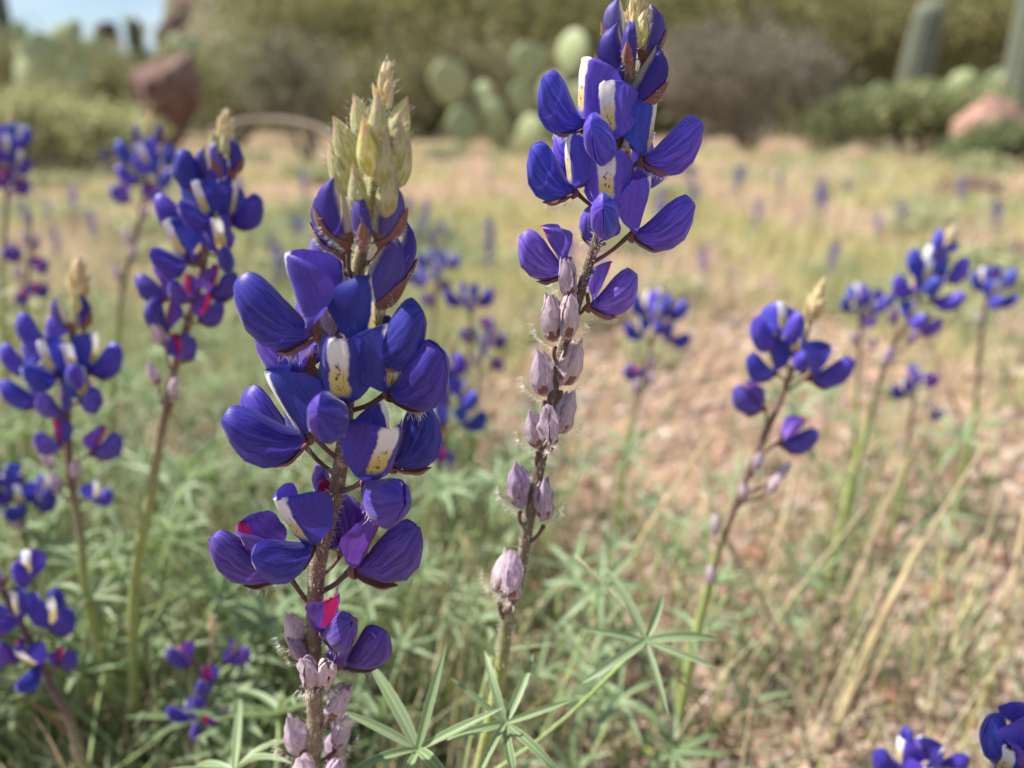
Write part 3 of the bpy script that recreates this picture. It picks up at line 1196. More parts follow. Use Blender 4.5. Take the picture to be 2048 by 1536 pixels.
# ------------------------------------------------------------------ single stones, stalks and twigs on the ground
def rock_mesh(name, seed, mat, sub=3, rough=.35, flat=.7, cut=True):
    import bmesh
    bm = bmesh.new()
    bmesh.ops.create_icosphere(bm, subdivisions=sub, radius=1)
    r_ = random.Random(seed)
    planes = [(Vector((r_.uniform(-1, 1), r_.uniform(-1, 1), r_.uniform(-.6, 1))).normalized(), r_.uniform(.55, .85)) for _ in range(7)]
    for v in bm.verts:
        p = v.co.copy()
        if cut:
            for n, d in planes:
                e = p.dot(n) - d
                if e > 0:
                    p -= n * e * .9
        p *= 1 + rough * .5 * mnoise.noise(p * 1.3 + Vector((seed, 0, 0))) + rough * .2 * mnoise.noise(p * 4 + Vector((0, seed, 0)))
        p.z *= flat
        v.co = p
    me = bpy.data.meshes.new(name)
    bm.to_mesh(me)
    bm.free()
    me.materials.append(MATS[mat])
    me.polygons.foreach_set('use_smooth', [sub > 3] * len(me.polygons))
    return me


def build_stones():
    tones = ('reddish brown', 'pale pinkish', 'dull grey')
    ms = [rock_mesh('loose_stone', i * 3 + 1, 'stone ' + tones[i % 3], 2) for i in range(9)]
    r_ = random.Random(5)
    spots = []
    for px, py, s in ((1110, 1120, .012), (1990, 950, .009), (1900, 1090, .010), (1420, 1290, .008), (1960, 760, .016), (1240, 1430, .007),
                      (1790, 1400, .008), (1640, 1460, .007), (1730, 1240, .006), (1500, 1110, .008), (2010, 1250, .009), (1350, 1520, .007),
                      (1460, 1500, .006), (1590, 1330, .007), (1880, 1400, .006), (1160, 1290, .007), (1540, 590, .03), (2010, 520, .04), (1330, 1080, .008)):
        spots.append((on_ground(px, py), s))
    while len(spots) < 230:
        px = r_.uniform(900, 2080) if r_.random() < .8 else r_.uniform(0, 900)
        py = r_.uniform(520, 1560)
        p = on_ground(px, py)
        spots.append((p, r_.uniform(.0035, .0085) * max(.85, (p.y / .45) ** .9)))
    for i, (p, s) in enumerate(spots):
        size = 'larger' if s > .012 else ('middling' if s > .0062 else 'small')
        tone = tones[i % 9 % 3]
        o = obj('stone', ms[i % 9], None, Matrix.Translation((p.x, p.y, gz(p.x, p.y) + s * .25)) @ Matrix.Rotation(r_.uniform(0, 6.28), 4, 'Z')
                @ Matrix.Diagonal((s * r_.uniform(.9, 1.3), s, s * r_.uniform(.7, 1), 1)),
                '%s %s stone lying loose on the gravel' % (size, tone), 'stone', '%s %s stones on the gravel' % (size, tone))


build_stones()


def stalk(name, pts, r, label, cat, group=None, cols=STRAW[0], head=False, mat='blade'):
    pts = [Vector(p) for p in pts]
    loc = min(pts, key=lambda p: p.z).copy()
    path = smooth_path([p - loc for p in pts], 18)
    n = len(path)
    g = tube(path, [r * (1.15 - .55 * i / n) for i in range(n)], 6, mat, [cols] * n)
    o = obj(name, g.mesh(name), None, Matrix.Translation(loc), label, cat, group)
    if head:
        h = G()
        d = (path[-1] - path[-3]).normalized()
        for i in range(9):
            w = i * 2.4
            s = d.orthogonal().normalized()
            s = s * math.cos(w) + d.cross(s) * math.sin(w)
            q = (d + s * .35).to_track_quat('X', 'Z').to_matrix().to_4x4()
            gg = spindle_g(.007, .0007, mat, .8, 0, .7, 4, 5)
            gg.col = [tuple(c * .9 for c in cols)] * len(gg.v)
            h.add(gg, Matrix.Translation(path[-1] - d * .002 * i) @ q)
        obj('seed_head', h.mesh('seed_head'), o)
    return o


def build_stalks():
    # tall dry blades one can pick out, base first
    L = 'dry straw coloured grass blade standing among the stones'
    S = [([(1640, 1530), (1740, 1300), (1800, 1170), (1835, 1095)], .225, .0013, 'thick pale dry grass blade leaning over the gravel with a cut tip'),
         ([(1520, 1560), (1620, 1350), (1700, 1180), (1770, 1000)], .26, .0008, None),
         ([(1420, 1510), (1500, 1250), (1560, 1060), (1590, 940)], .27, .0008, None),
         ([(1960, 1540), (2000, 1300), (2020, 1180), (2055, 1010)], .24, .0009, None),
         ([(1890, 1480), (1965, 1230), (1985, 1100), (1990, 960)], .36, .0008, None),
         ([(1660, 1500), (1650, 1250), (1670, 1050), (1680, 900)], .38, .0008, None),
         ([(1780, 1500), (1900, 1200), (1940, 1100), (1960, 850)], .42, .0007, None),
         ([(1255, 1000), (1265, 850), (1270, 760), (1262, 640)], .50, .0009, None),
         ([(1010, 950), (1030, 760), (1025, 620), (1010, 500)], .55, .0008, None),
         ([(870, 1250), (900, 1000), (960, 800), (1010, 560)], .38, .0006, None)]
    for pts, Y, r, lab in S:
        w = [at(px, py, Y + .012 * i * (1 if i % 2 else .4)) for i, (px, py) in enumerate(pts)]
        b = w[0].copy()
        b.z = 0
        b.x += (w[0].x - w[1].x) * .3
        w = ([b] if w[0].z > .004 else []) + w
        stalk('dry_grass_blade', w, r, lab or L, 'grass', None if lab else 'tall dry grass blades', STRAW[rng.randrange(3)])
    r_ = random.Random(3)
    for i in range(46):
        px, py = r_.uniform(1050, 2080), r_.uniform(760, 1560)
        if i > 34:
            px = r_.uniform(0, 1000)
        b = on_ground(px, py)
        h = r_.uniform(.05, .13)
        dx, dy = r_.uniform(-.05, .07), r_.uniform(-.03, .05)
        stalk('dry_grass_blade', [b, b + Vector((dx * .35, dy * .35, h * .5)), b + Vector((dx, dy, h))], r_.uniform(.0004, .0009), L, 'grass', 'tall dry grass blades',
              STRAW[r_.randrange(4)], head=False)
    # loose stalks lying about and the grass that crosses the leaf
    w = [at(1150, 1110, .150), at(1190, 1150, .145), at(1290, 1270, .140), at(1400, 1410, .140), at(1450, 1470, .146)]
    stalk('bent_grass_stem', w[::-1], .00028, 'thin bent straw crossing in front of the palmate leaf', 'straw', None, (.50, .42, .26))
    w = [at(1040, 1240, .25), at(1130, 1170, .26), at(1180, 1130, .27)]
    stalk('fallen_straw', w, .0010, 'short pale straw leaning behind the bare green stem', 'straw', None, STRAW[2])
    w = [at(1365, 840, .34), at(1400, 930, .33), at(1430, 1020, .32), at(1480, 1150, .31)]
    stalk('grey_twig', w[::-1], .0010, 'grey woody twig slanting down the gravel slope', 'twig', None, (.30, .26, .22))
    w = [at(1350, 1170, .3), at(1450, 1330, .3), at(1530, 1410, .3), at(1620, 1480, .31)]
    stalk('grey_twig', w, .0012, 'pale broken stick lying slantwise beside the bare green stems', 'twig', None, (.48, .41, .34))
    w = [at(190, 1500, .23), at(400, 1478, .24), at(700, 1478, .25), at(560, 1480, .245)][:3]
    stalk('fallen_straw', w, .0009, 'long white straw lying level under the green leaves', 'straw', None, (.66, .60, .48))
    w = [at(-20, 1470, .22), at(60, 1360, .22), at(140, 1240, .24)]
    stalk('fallen_straw', [at(60, 1400, .2), at(110, 1440, .2), at(160, 1490, .2), at(230, 1540, .2)], .0008, 'reddish brown dead stalk curling under the leaning lupine', 'straw', None, (.40, .24, .14))
    # the arching dry branch behind the tall spike
    w = [at(420, 262, 1.1), at(470, 245, 1.1), at(560, 240, 1.1), at(640, 258, 1.08), at(700, 300, 1.06), at(730, 380, 1.05), at(745, 520, 1.04)]
    e = w[-1].copy()
    e.z = gz(e.x, e.y)
    stalk('arching_dry_stem', [e] + w[::-1], .0050, 'arching dry brown stem bowing over the meadow', 'stem', None, (.36, .29, .22), mat='blade')


build_stalks()


# ------------------------------------------------------------------ the lupines
PLANTS = []
LANDMARKS = [(20, 'the pale green bush'), (325, 'the dark red boulder'), (600, 'the twiggy grey green shrub'), (800, 'the dark olive shrub'), (1030, 'the prickly pear'),
             (1470, 'the grey tangled shrub'), (1820, 'the leaning saguaro'), (1985, 'the pink boulder')]


def toward(x, y):
    px = 1024 + x / y * FPX * math.cos(PITCH)
    return min(LANDMARKS, key=lambda q: abs(q[0] - px))[1]



def build_lupine(spec):
    Y = spec['Y']
    pts = [at(px, py, Y + (q[0] if q else 0)) for px, py, *q in spec['stem']]
    pts = to_ground(pts, *spec.get('foot', (0, .008)))
    path = smooth_path(pts, spec.get('n', 60))
    ploc = path[-1].copy()
    ploc.z = 0
    plant = thing('lupine', ploc, spec['label'], 'lupine', spec.get('group'))
    PLANTS.append((ploc, spec['short']))
    lod = spec.get('lod', 0)
    st = Stem(path)
    ssc = spec.get('size', 1.0)
    make_stem(plant, ploc, path, .0008 * ssc, .0019 * ssc, spec.get('cols', [(0, (.30, .26, .12)), (.15, PURPLE), (.28, PURPLE), (.38, BROWNST), (.48, GREENST), (1, GREENST)]),
              12 if lod == 0 else 8, 2600 if lod == 0 else 0)
    r_ = random.Random(spec.get('seed', 1))
    for i, q in enumerate(spec['flowers']):
        kind, px, py, az, pitch, sc = q[:6]
        dy = q[6] if len(q) > 6 else 0.0
        size = sc * ssc
        base = at(px, py, Y + .0062 * size * math.sin(math.radians(az)) + dy)
        M = place(base, az + r_.uniform(-3, 3), pitch + r_.uniform(-3, 3), r_.uniform(-13, 13), size)
        att = None
        if kind != 'green':
            drop = .0035 if kind in ('fresh', 'aged') else .0055
            a = st.near(base, drop * size)
            att = a
        facing = max(0.0, -math.sin(math.radians(az)))
        flower(plant, ploc, kind, M, att, lod, r_.randrange(30), hair=lod == 0, drop=20 * facing ** 2 - 3 + r_.uniform(-5, 5), tint=spec.get('tint', (1, 1, 1)))
    if 'tip' in spec:
        px, py, sc = spec['tip'][:3]
        b = at(px, py, Y)
        tip_cluster(plant, ploc, b, (path[0] - path[min(4, len(path) - 1)]).normalized() + Vector((0, 0, .3)), sc * ssc, spec.get('seed', 1))
    for k, (hx, hy, dY, n, ln, spread, *face) in enumerate(spec.get('leaves', [])):
        hub = at(hx, hy, Y + dY)
        s = st.at_z(max(.012, hub.z - .03))
        leaf(plant, ploc, s, hub, n, ln, Vector(face[0]) if face else None, seed=spec.get('seed', 1) * 31 + k, spread=spread)
    zt = path[0].z
    for k in range(spec.get('auto_leaves', 0)):
        w = r_.uniform(0, 6.28)
        z = r_.uniform(.12, .5) * zt
        s = st.at_z(z)
        ln = r_.uniform(.03, .055)
        hub = s + Vector((math.cos(w) * ln, math.sin(w) * ln, ln * r_.uniform(.4, .9)))
        if hub.y < .20 and Y > .13:
            hub.y = .20 + (.20 - hub.y) * .5
        leaf(plant, ploc, s, hub, r_.randrange(6, 9), r_.uniform(.017, .027), None, seed=spec.get('seed', 1) * 57 + k, spread=r_.uniform(5, 35))
    return plant, st, ploc


HEROES = [
    dict(short='the green-tipped spike', label='tall deep blue lupine spike with a plump pale green bud tip', Y=.113, seed=4, n=80, size=1.0, foot=(-.004, .012), tint=(1.0, .92, .95),
         stem=[(766, 215), (755, 330), (735, 450), (712, 560), (703, 680), (694, 800), (688, 880), (672, 985), (648, 1075), (634, 1150), (628, 1260), (628, 1380), (632, 1450), (618, 1560)],
         tip=(767, 222, .58),
         cols=[(0, (.36, .38, .12)), (.12, (.30, .22, .12)), (.2, PURPLE), (.40, (.20, .14, .095)), (.55, (.24, .20, .115)), (.7, (.27, .26, .12)), (1, GREENST)],
         flowers=[('fresh', 630, 664, 186, 2, 1.02, -.003), ('fresh', 684, 806, 268, -2, .93), ('fresh', 612, 872, 212, -8, 1.0), ('fresh', 782, 784, -26, 6, 1.02),
                  ('fresh', 742, 706, -28, 16, .95), ('fresh', 738, 962, -62, -12, 1.0), ('fresh', 786, 930, 2, 24, .95, .003), ('fresh', 622, 1088, 236, -10, .92),
                  ('aged', 562, 1145, 184, 4, 1.05), ('aged', 712, 1138, -5, 4, 1.12), ('aged', 682, 1098, 35, 58, .85), ('aged', 650, 1262, -42, 12, .80),
                  ('aged', 690, 1325, -8, 22, .92), ('fresh', 622, 742, 158, 6, .95), ('fresh', 596, 884, 168, 4, .95), ('withered', 668, 692, 112, 60, .9),
                  ('aged', 652, 1012, 120, 62, .62),
                  ('withered', 602, 1295, 188, 68, .78), ('withered', 612, 1318, 205, 58, .58), ('withered', 628, 1368, 262, 60, .84), ('withered', 648, 1366, -60, 55, .84),
                  ('withered', 660, 1428, -25, 55, .95), ('withered', 672, 1492, 0, 64, .78), ('withered', 655, 1522, 25, 60, .75), ('withered', 606, 1512, 186, 72, 1.0),
                  ('withered', 622, 1585, 262, 74, 1.05), ('withered', 660, 1580, -30, 66, .9),
                  ('bud', 696, 612, 176, 76, 1.12, .004), ('bud', 722, 614, -8, 64, 1.10), ('bud', 745, 585, 28, 62, 1.08), ('bud', 698, 485, 200, 80, .84), ('bud', 726, 492, 274, 74, .66),
                  ('bud', 757, 485, -24, 78, .84), ('bud', 690, 505, 160, 70, .84),
                  ('green', 704, 386, 196, 70, 0.90), ('green', 722, 426, 250, 76, 0.77), ('green', 764, 366, -58, 70, 0.86), ('green', 786, 370, -6, 68, 0.90), ('green', 742, 344, 262, 74, 0.86),
                  ('green', 714, 342, 200, 72, 0.88), ('green', 778, 332, -28, 72, 0.86), ('green', 758, 296, 285, 76, 0.83), ('green', 738, 294, 190, 76, 0.81), ('green', 784, 294, -4, 72, 0.81),
                  ('green', 770, 426, -50, 70, 0.85), ('green', 748, 394, 90, 74, 0.90), ('green', 752, 346, 95, 76, 0.90)],
         leaves=[(836, 1500, .002, 7, .0195, 22, (-.1, -.35, 1)), (470, 1545, .012, 6, .022, 15), (760, 1440, .055, 7, .020, 20), (560, 1430, .05, 7, .022, 12)]),
    dict(short='the bare green stem', label='slim leaning blue lupine spike with whitish withered flowers on bare green stem', Y=.128, seed=9, n=80, size=.80, foot=(-.004, .02), tint=(1.35, 1.6, 1.38),
         stem=[(1268, 60), (1262, 140), (1246, 235), (1228, 330), (1208, 430), (1190, 490), (1165, 570), (1140, 655), (1113, 745), (1096, 850), (1080, 930), (1056, 1050), (1040, 1150), (1018, 1220), (1000, 1350), (968, 1500)],
         tip=(1268, 72, .85), cols=[(0, (.30, .24, .12)), (.08, (.13, .09, .075)), (.30, (.12, .085, .07)), (.40, (.17, .14, .085)), (.485, (.21, .22, .09)), (.50, GREENST), (1, GREENST)],
         flowers=[('fresh', 1166, 250, 202, 16, .98), ('fresh', 1222, 286, 246, 2, .95), ('fresh', 1288, 320, -24, 10, 1.0), ('fresh', 1145, 382, 194, 8, .98), ('fresh', 1214, 424, 260, -2, 1.0),
                  ('fresh', 1268, 470, -14, -2, 1.05), ('aged', 1194, 492, 150, 60, .72), ('fresh', 1258, 345, 55, 16, .92), ('fresh', 1192, 350, 160, 8, .9), ('fresh', 1255, 350, 14, -14, .85, .004),
                  ('bud', 1246, 190, 196, 80, 1.15), ('bud', 1258, 138, 266, 78, .72), ('bud', 1268, 165, 30, 76, 1.05), ('bud', 1256, 216, -14, 62, 1.08), ('bud', 1247, 105, 192, 80, .85),
                  ('bud', 1284, 118, -6, 78, .85), ('green', 1266, 92, 250, 80, .7), ('green', 1276, 92, -30, 80, .7), ('green', 1262, 88, 180, 82, .7),
                  ('aged', 1132, 542, 182, 4, .98), ('aged', 1180, 612, -3, 8, .95),
                  ('withered', 1142, 594, 210, 72, 0.90), ('withered', 1110, 682, 205, 74, 1.10), ('withered', 1132, 676, -40, 76, 1.04), ('withered', 1090, 790, 192, 72, 1.10),
                  ('withered', 1124, 770, -8, 64, 1.16), ('withered', 1114, 866, -4, 62, 1.10), ('withered', 1076, 895, 190, 74, 0.98), ('withered', 1098, 890, 266, 70, 1.10),
                  ('withered', 1040, 1012, 192, 80, 1.16), ('withered', 1086, 1040, -14, 82, 1.10), ('withered', 1004, 1188, 192, 86, 1.28), ('withered', 1024, 1194, 250, 82, 1.28)],
         leaves=[(1290, 1282, .010, 7, .0180, 4, (.15, -.62, .9)), (1010, 1447, -.010, 8, .0145, 8, (0, -.6, .9)), (985, 1310, .03, 7, .017, 20), (1200, 1175, .09, 8, .020, 10, (0, -.5, 1)), (1235, 1400, .06, 7, .021, 14, (.1, -.5, 1))]),
]

MID = [
    dict(short='the white-flecked lupine', label='blue lupine with white-flecked flowers and cream tip standing behind the tallest bud spike', Y=.195, seed=21, lod=1, size=.90, foot=(-.005, .03),
         stem=[(446, 290), (440, 350), (425, 420), (412, 500), (395, 580), (372, 660), (348, 740), (325, 850), (300, 1000), (272, 1150)], tip=(446, 300, .95), auto_leaves=6,
         flowers=[('bud', 428, 365, 190, 78, .85), ('bud', 462, 350, -30, 78, .85), ('bud', 440, 345, 265, 80, .7), ('green', 436, 310, 200, 80, .75), ('green', 452, 312, -60, 80, .75),
                  ('fresh', 412, 378, 200, 35, .9), ('fresh', 458, 440, -6, 2, .95), ('fresh', 388, 445, 186, 2, .95), ('fresh', 420, 436, 255, 6, .9), ('fresh', 374, 518, 248, -2, .95), ('fresh', 446, 510, -66, -6, .92),
                  ('fresh', 440, 430, 60, 10, .9), ('fresh', 400, 520, 150, 10, .9), ('aged', 340, 592, 186, 6, .85), ('aged', 420, 590, -4, 8, .85), ('aged', 378, 600, 250, 30, .7),
                  ('aged', 334, 660, 215, 50, .8), ('aged', 400, 640, -20, 12, .8), ('withered', 330, 690, 240, 60, .8), ('aged', 365, 720, -30, 40, .75), ('withered', 318, 770, 190, 65, .8), ('withered', 345, 800, -20, 65, .8)]),
    dict(short='the cream-tipped lupine', label='full blue lupine spike with a bent cream yellow tip near the leafy clump', Y=.205, tint=(1.15, 1.4, 1.2), seed=22, lod=1, size=.92, foot=(0, .02),
         stem=[(158, 590), (152, 640), (142, 720), (135, 800), (136, 880), (142, 960), (160, 1060), (175, 1200)], tip=(156, 600, 1.25), auto_leaves=7,
         flowers=[('bud', 140, 655, 195, 78, .85), ('bud', 165, 655, -20, 78, .9), ('green', 120, 650, 190, 75, .85), ('green', 156, 620, 270, 78, .75),
                  ('fresh', 95, 690, 190, 30, .9), ('fresh', 110, 750, 262, 4, .95), ('fresh', 180, 740, -4, 2, 1.0), ('fresh', 150, 752, -60, 4, .9), ('fresh', 80, 800, 190, -4, .95),
                  ('fresh', 165, 800, -35, -2, .95), ('fresh', 130, 745, 120, 10, .9), ('fresh', 60, 740, 178, 14, .85), ('aged', 185, 905, -5, 2, .95), ('aged', 120, 890, 255, 30, .8),
                  ('aged', 128, 830, 220, 40, .8), ('withered', 108, 940, 190, 65, .85), ('withered', 150, 960, -30, 65, .8), ('withered', 122, 985, 250, 70, .8), ('fresh', 190, 1000, -12, 4, .7, .02)]),
    dict(short='the dark curved stem', label='leaning blue lupine with a dark purple bare stem curving to the ground', Y=.175, seed=23, lod=1, size=.78, foot=(.012, .02),
         stem=[(-50, 1050), (-20, 1120), (10, 1190), (45, 1255), (75, 1310), (100, 1370), (140, 1440), (175, 1540)], auto_leaves=3,
         cols=[(0, (.12, .08, .085)), (.4, (.12, .08, .085)), (.55, BROWNST), (.7, GREENST), (1, GREENST)],
         flowers=[('fresh', 60, 1160, 275, 40, .85), ('fresh', 40, 1235, 250, 12, .9), ('fresh', 105, 1255, -16, 8, 1.0), ('bud', 10, 1165, 230, 75, .9), ('fresh', 75, 1330, 275, -14, .95),
                  ('fresh', -5, 1270, 190, 2, .9), ('aged', 118, 1330, -12, 14, .85), ('aged', 40, 1320, 205, 35, .8), ('fresh', -10, 1360, 185, 0, .8), ('fresh', 85, 1235, 40, 14, .85)]),
    dict(short='the short tan-tipped lupine', label='short lupine with tan hairy tip and a few violet flowers low among leaves', Y=.185, seed=24, lod=1, size=.72, foot=(0, .01),
         stem=[(426, 1240), (425, 1290), (420, 1350), (412, 1420), (405, 1490)], tip=(426, 1268, .85), auto_leaves=4, cols=[(0, (.45, .36, .2)), (.4, PURPLE), (.7, GREENST), (1, GREENST)],
         flowers=[('aged', 385, 1325, 190, 8, .95), ('aged', 455, 1320, -6, 8, .95), ('fresh', 385, 1435, 190, 6, .9), ('aged', 418, 1368, 265, 30, .85), ('fresh', 412, 1392, 262, 14, .7),
                  ('withered', 445, 1440, -20, 60, .9), ('aged', 405, 1470, 260, 50, .8)]),
    dict(short='the fluffy-tipped lupine', label='slanting blue lupine with a fluffy cream bent tip above the gravel', Y=.205, tint=(1.2, 1.4, 1.2), seed=25, lod=1, size=.94, foot=(-.004, .02),
         stem=[(1622, 640), (1605, 690), (1582, 745), (1556, 810), (1525, 880), (1495, 950), (1462, 1030), (1430, 1120), (1405, 1220), (1375, 1350), (1345, 1500)], tip=(1620, 646, 1.15), auto_leaves=2,
         flowers=[('fresh', 1552, 690, 205, 18, .95), ('fresh', 1590, 712, 268, 0, .82), ('fresh', 1548, 745, 200, 0, .88), ('fresh', 1622, 755, -12, -4, 1.0), ('fresh', 1566, 672, -80, 30, .85), ('fresh', 1610, 740, 70, 10, .8),
                  ('aged', 1525, 815, 182, -2, .9), ('aged', 1562, 885, -4, -10, .95), ('withered', 1535, 985, -20, 60, .8), ('withered', 1490, 1000, 190, 70, .75), ('withered', 1545, 960, -10, 40, .8),
                  ('withered', 1432, 1070, 200, 75, .8), ('withered', 1420, 1170, 195, 80, .8), ('withered', 1510, 940, -60, 70, .7)]),
    dict(short='the half hidden lupine', label='blue lupine half hidden just behind the tall bud-tipped spike', Y=.29, tint=(1.2, 1.4, 1.2), seed=26, lod=1, size=.90,
         stem=[(905, 690), (900, 760), (890, 850), (872, 950), (850, 1050), (830, 1180)], tip=(905, 700, .6), auto_leaves=5,
         flowers=[('fresh', 922, 800, -50, 6, .95), ('fresh', 930, 850, -10, -2, .95), ('fresh', 875, 745, 200, 20, .9), ('fresh', 895, 790, 250, 4, .9), ('fresh', 880, 850, 205, 0, .9), ('fresh', 905, 745, -30, 30, .85),
                  ('aged', 868, 910, 250, 20, .85), ('aged', 885, 930, -40, 30, .85), ('withered', 850, 960, 200, 70, .8), ('withered', 870, 985, -30, 70, .8)]),
    dict(short='the pink-husked lupine', label='blue lupine spike with pink seed husks below, just past the bare green stem', Y=.36, tint=(1.2, 1.4, 1.2), seed=27, lod=1, size=.95,
         stem=[(1318, 590), (1312, 640), (1300, 700), (1285, 770), (1262, 860), (1245, 960), (1235, 1080)], tip=(1320, 595, .9), auto_leaves=3,
         flowers=[('fresh', 1290, 625, 195, 20, .9), ('fresh', 1335, 630, -15, 10, .95), ('fresh', 1315, 650, 265, 0, .95), ('fresh', 1285, 670, 190, 0, .9), ('fresh', 1340, 680, -40, -4, .95), ('fresh', 1320, 620, -70, 30, .9),
                  ('aged', 1265, 760, 200, 50, .8), ('withered', 1295, 770, -20, 60, .95), ('withered', 1270, 790, 250, 70, .95), ('withered', 1300, 740, -80, 60, .9)]),
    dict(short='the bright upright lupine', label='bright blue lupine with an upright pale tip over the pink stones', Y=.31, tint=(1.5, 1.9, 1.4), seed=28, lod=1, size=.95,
         stem=[(1888, 490), (1868, 540), (1840, 590), (1815, 640), (1780, 700), (1755, 770), (1735, 850), (1705, 960), (1665, 1130)], tip=(1890, 500, .95), auto_leaves=3,
         flowers=[('fresh', 1848, 545, 200, 20, 1.0), ('fresh', 1890, 560, -10, 16, .95), ('fresh', 1825, 585, 190, 4, 1.0), ('fresh', 1865, 600, -35, -6, 1.0), ('fresh', 1850, 570, 265, 6, .95), ('fresh', 1880, 510, 210, 50, .85),
                  ('fresh', 1820, 640, -80, 0, .8), ('aged', 1840, 665, -20, 10, .8), ('withered', 1790, 650, 200, 60, .9), ('withered', 1815, 690, -10, 60, .9), ('withered', 1775, 730, 240, 70, .9)]),
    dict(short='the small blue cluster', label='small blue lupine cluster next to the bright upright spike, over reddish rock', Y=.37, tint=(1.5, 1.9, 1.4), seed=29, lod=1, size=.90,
         stem=[(1985, 540), (1975, 590), (1965, 650), (1955, 740), (1945, 850)], auto_leaves=2,
         flowers=[('fresh', 1965, 575, 200, 14, .9), ('fresh', 1995, 570, -20, 14, .9), ('fresh', 1978, 600, 265, 0, .95), ('fresh', 1988, 600, -40, -6, .9), ('bud', 1980, 560, 260, 75, .8), ('withered', 1960, 650, 200, 60, .8)]),
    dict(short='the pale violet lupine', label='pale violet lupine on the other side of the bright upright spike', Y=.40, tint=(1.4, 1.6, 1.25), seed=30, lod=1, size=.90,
         stem=[(1725, 560), (1722, 610), (1720, 670), (1715, 760), (1710, 880)], auto_leaves=2,
         flowers=[('fresh', 1705, 620, 195, 20, .9), ('fresh', 1740, 620, -30, 20, .9), ('fresh', 1720, 600, 265, 40, .9), ('fresh', 1760, 610, -10, 10, .8), ('aged', 1728, 650, -60, 30, .8), ('withered', 1710, 690, 190, 60, .8), ('withered', 1740, 700, -20, 60, .8)]),
    dict(short='the stunted lupine', label='stunted lupine with two violet flowers beside a pale green stalk', Y=.36, seed=31, lod=1, size=.8,
         stem=[(1835, 740), (1830, 790), (1820, 850), (1810, 940)], auto_leaves=3,
         flowers=[('fresh', 1810, 790, 190, 0, .9), ('aged', 1850, 770, -10, 10, .8), ('aged', 1855, 830, -30, 0, .8), ('fresh', 1830, 760, 262, 20, .8)]),
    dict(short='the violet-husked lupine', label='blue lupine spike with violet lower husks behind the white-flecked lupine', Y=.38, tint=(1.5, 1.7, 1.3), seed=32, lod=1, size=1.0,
         stem=[(300, 250), (298, 300), (292, 360), (282, 430), (268, 490), (248, 560), (235, 660), (225, 800)], tip=(300, 258, .7), auto_leaves=4,
         flowers=[('bud', 290, 290, 190, 75, .9), ('bud', 312, 290, -20, 75, .9), ('fresh', 275, 320, 190, 10, .95), ('fresh', 320, 325, -20, 10, .95), ('fresh', 298, 335, 265, 4, .95), ('fresh', 280, 360, 200, 0, .9),
                  ('fresh', 318, 360, -40, -4, .95), ('fresh', 300, 320, 60, 10, .9), ('aged', 258, 400, 190, 4, .8), ('aged', 300, 400, -30, 20, .8), ('withered', 290, 440, -30, 65, .8), ('withered', 262, 490, 200, 70, .9), ('withered', 268, 520, -40, 70, .9), ('withered', 240, 560, 200, 70, .9)]),
    dict(short='the faded lilac lupine', label='faded lilac lupine spike gone mostly to husks behind the bent cream-tipped one', Y=.40, seed=33, lod=1, size=.95,
         stem=[(62, 440), (60, 500), (55, 570), (50, 640), (45, 760)], auto_leaves=4,
         flowers=[('aged', 40, 520, 200, 20, .8), ('aged', 75, 540, -20, 10, .8), ('withered', 55, 490, 260, 70, .9), ('withered', 70, 500, -20, 60, .9), ('aged', 75, 590, -10, 10, .8), ('withered', 45, 560, 200, 60, .9), ('aged', 55, 600, 265, 20, .8), ('withered', 60, 450, -60, 75, .8)]),
    dict(short='the deep violet lupine', label='deep violet lupine spike in front of the pale green bush', Y=.43, tint=(1.3, 1.3, 1.1), seed=34, lod=1, size=1.0,
         stem=[(22, 240), (20, 300), (15, 370), (10, 450), (5, 560)], tip=(22, 250, .7), auto_leaves=3,
         flowers=[('fresh', 0, 290, 190, 10, .95), ('fresh', 38, 290, -20, 14, .95), ('fresh', 18, 310, 265, 4, .95), ('fresh', 0, 340, 195, 0, .95), ('fresh', 35, 340, -30, 0, .95), ('aged', 15, 370, 260, 20, .9), ('aged', 35, 385, -10, 10, .8)]),
    dict(short='the low blossom cluster', label='low blue lupine blossom cluster rooted among leaves left of the curved dark stem', Y=.24, seed=35, lod=1, size=.8,
         stem=[(50, 940), (45, 990), (50, 1060), (60, 1140)], auto_leaves=5,
         flowers=[('fresh', 25, 1000, 190, 6, .95), ('fresh', 75, 1010, -20, 6, .95), ('fresh', 50, 1010, 262, 0, .95), ('fresh', 10, 970, 200, 30, .9), ('fresh', 90, 990, -60, 10, .8), ('withered', 40, 1060, 240, 70, .9)]),
    dict(short='the sharp white-bannered lupine', label='sharp blue lupine flowers with white banner rising over brown straw at the gravel edge', Y=.116, tint=(1.2, 1.4, 1.2), seed=36, lod=0, size=.80, foot=(.004, .01),
         stem=[(2030, 1480), (2040, 1560), (2050, 1640)],
         flowers=[('fresh', 2020, 1510, 190, 30, 1.0), ('fresh', 2010, 1560, 215, 0, 1.0), ('fresh', 2055, 1500, -30, 20, 1.0), ('aged', 2045, 1540, 250, 0, .9)]),
    dict(short='the dark blue top', label='small dark blue lupine top poking up through straw and stones', Y=.155, seed=37, lod=1, size=.78, foot=(0, .01),
         stem=[(1832, 1500), (1836, 1570), (1840, 1640)],
         flowers=[('fresh', 1800, 1535, 190, 10, 1.0), ('fresh', 1865, 1535, -14, 12, .95), ('fresh', 1832, 1530, 100, 14, .95), ('fresh', 1830, 1570, 262, 0, .9)]),
    dict(short='the faded violet lupine', label='faded violet lupine behind the leaning spike of whitish husks', Y=.42, tint=(1.5, 1.5, 1.1), seed=38, lod=1, size=.95,
         stem=[(968, 640), (965, 690), (958, 750), (950, 840), (945, 950)], auto_leaves=3,
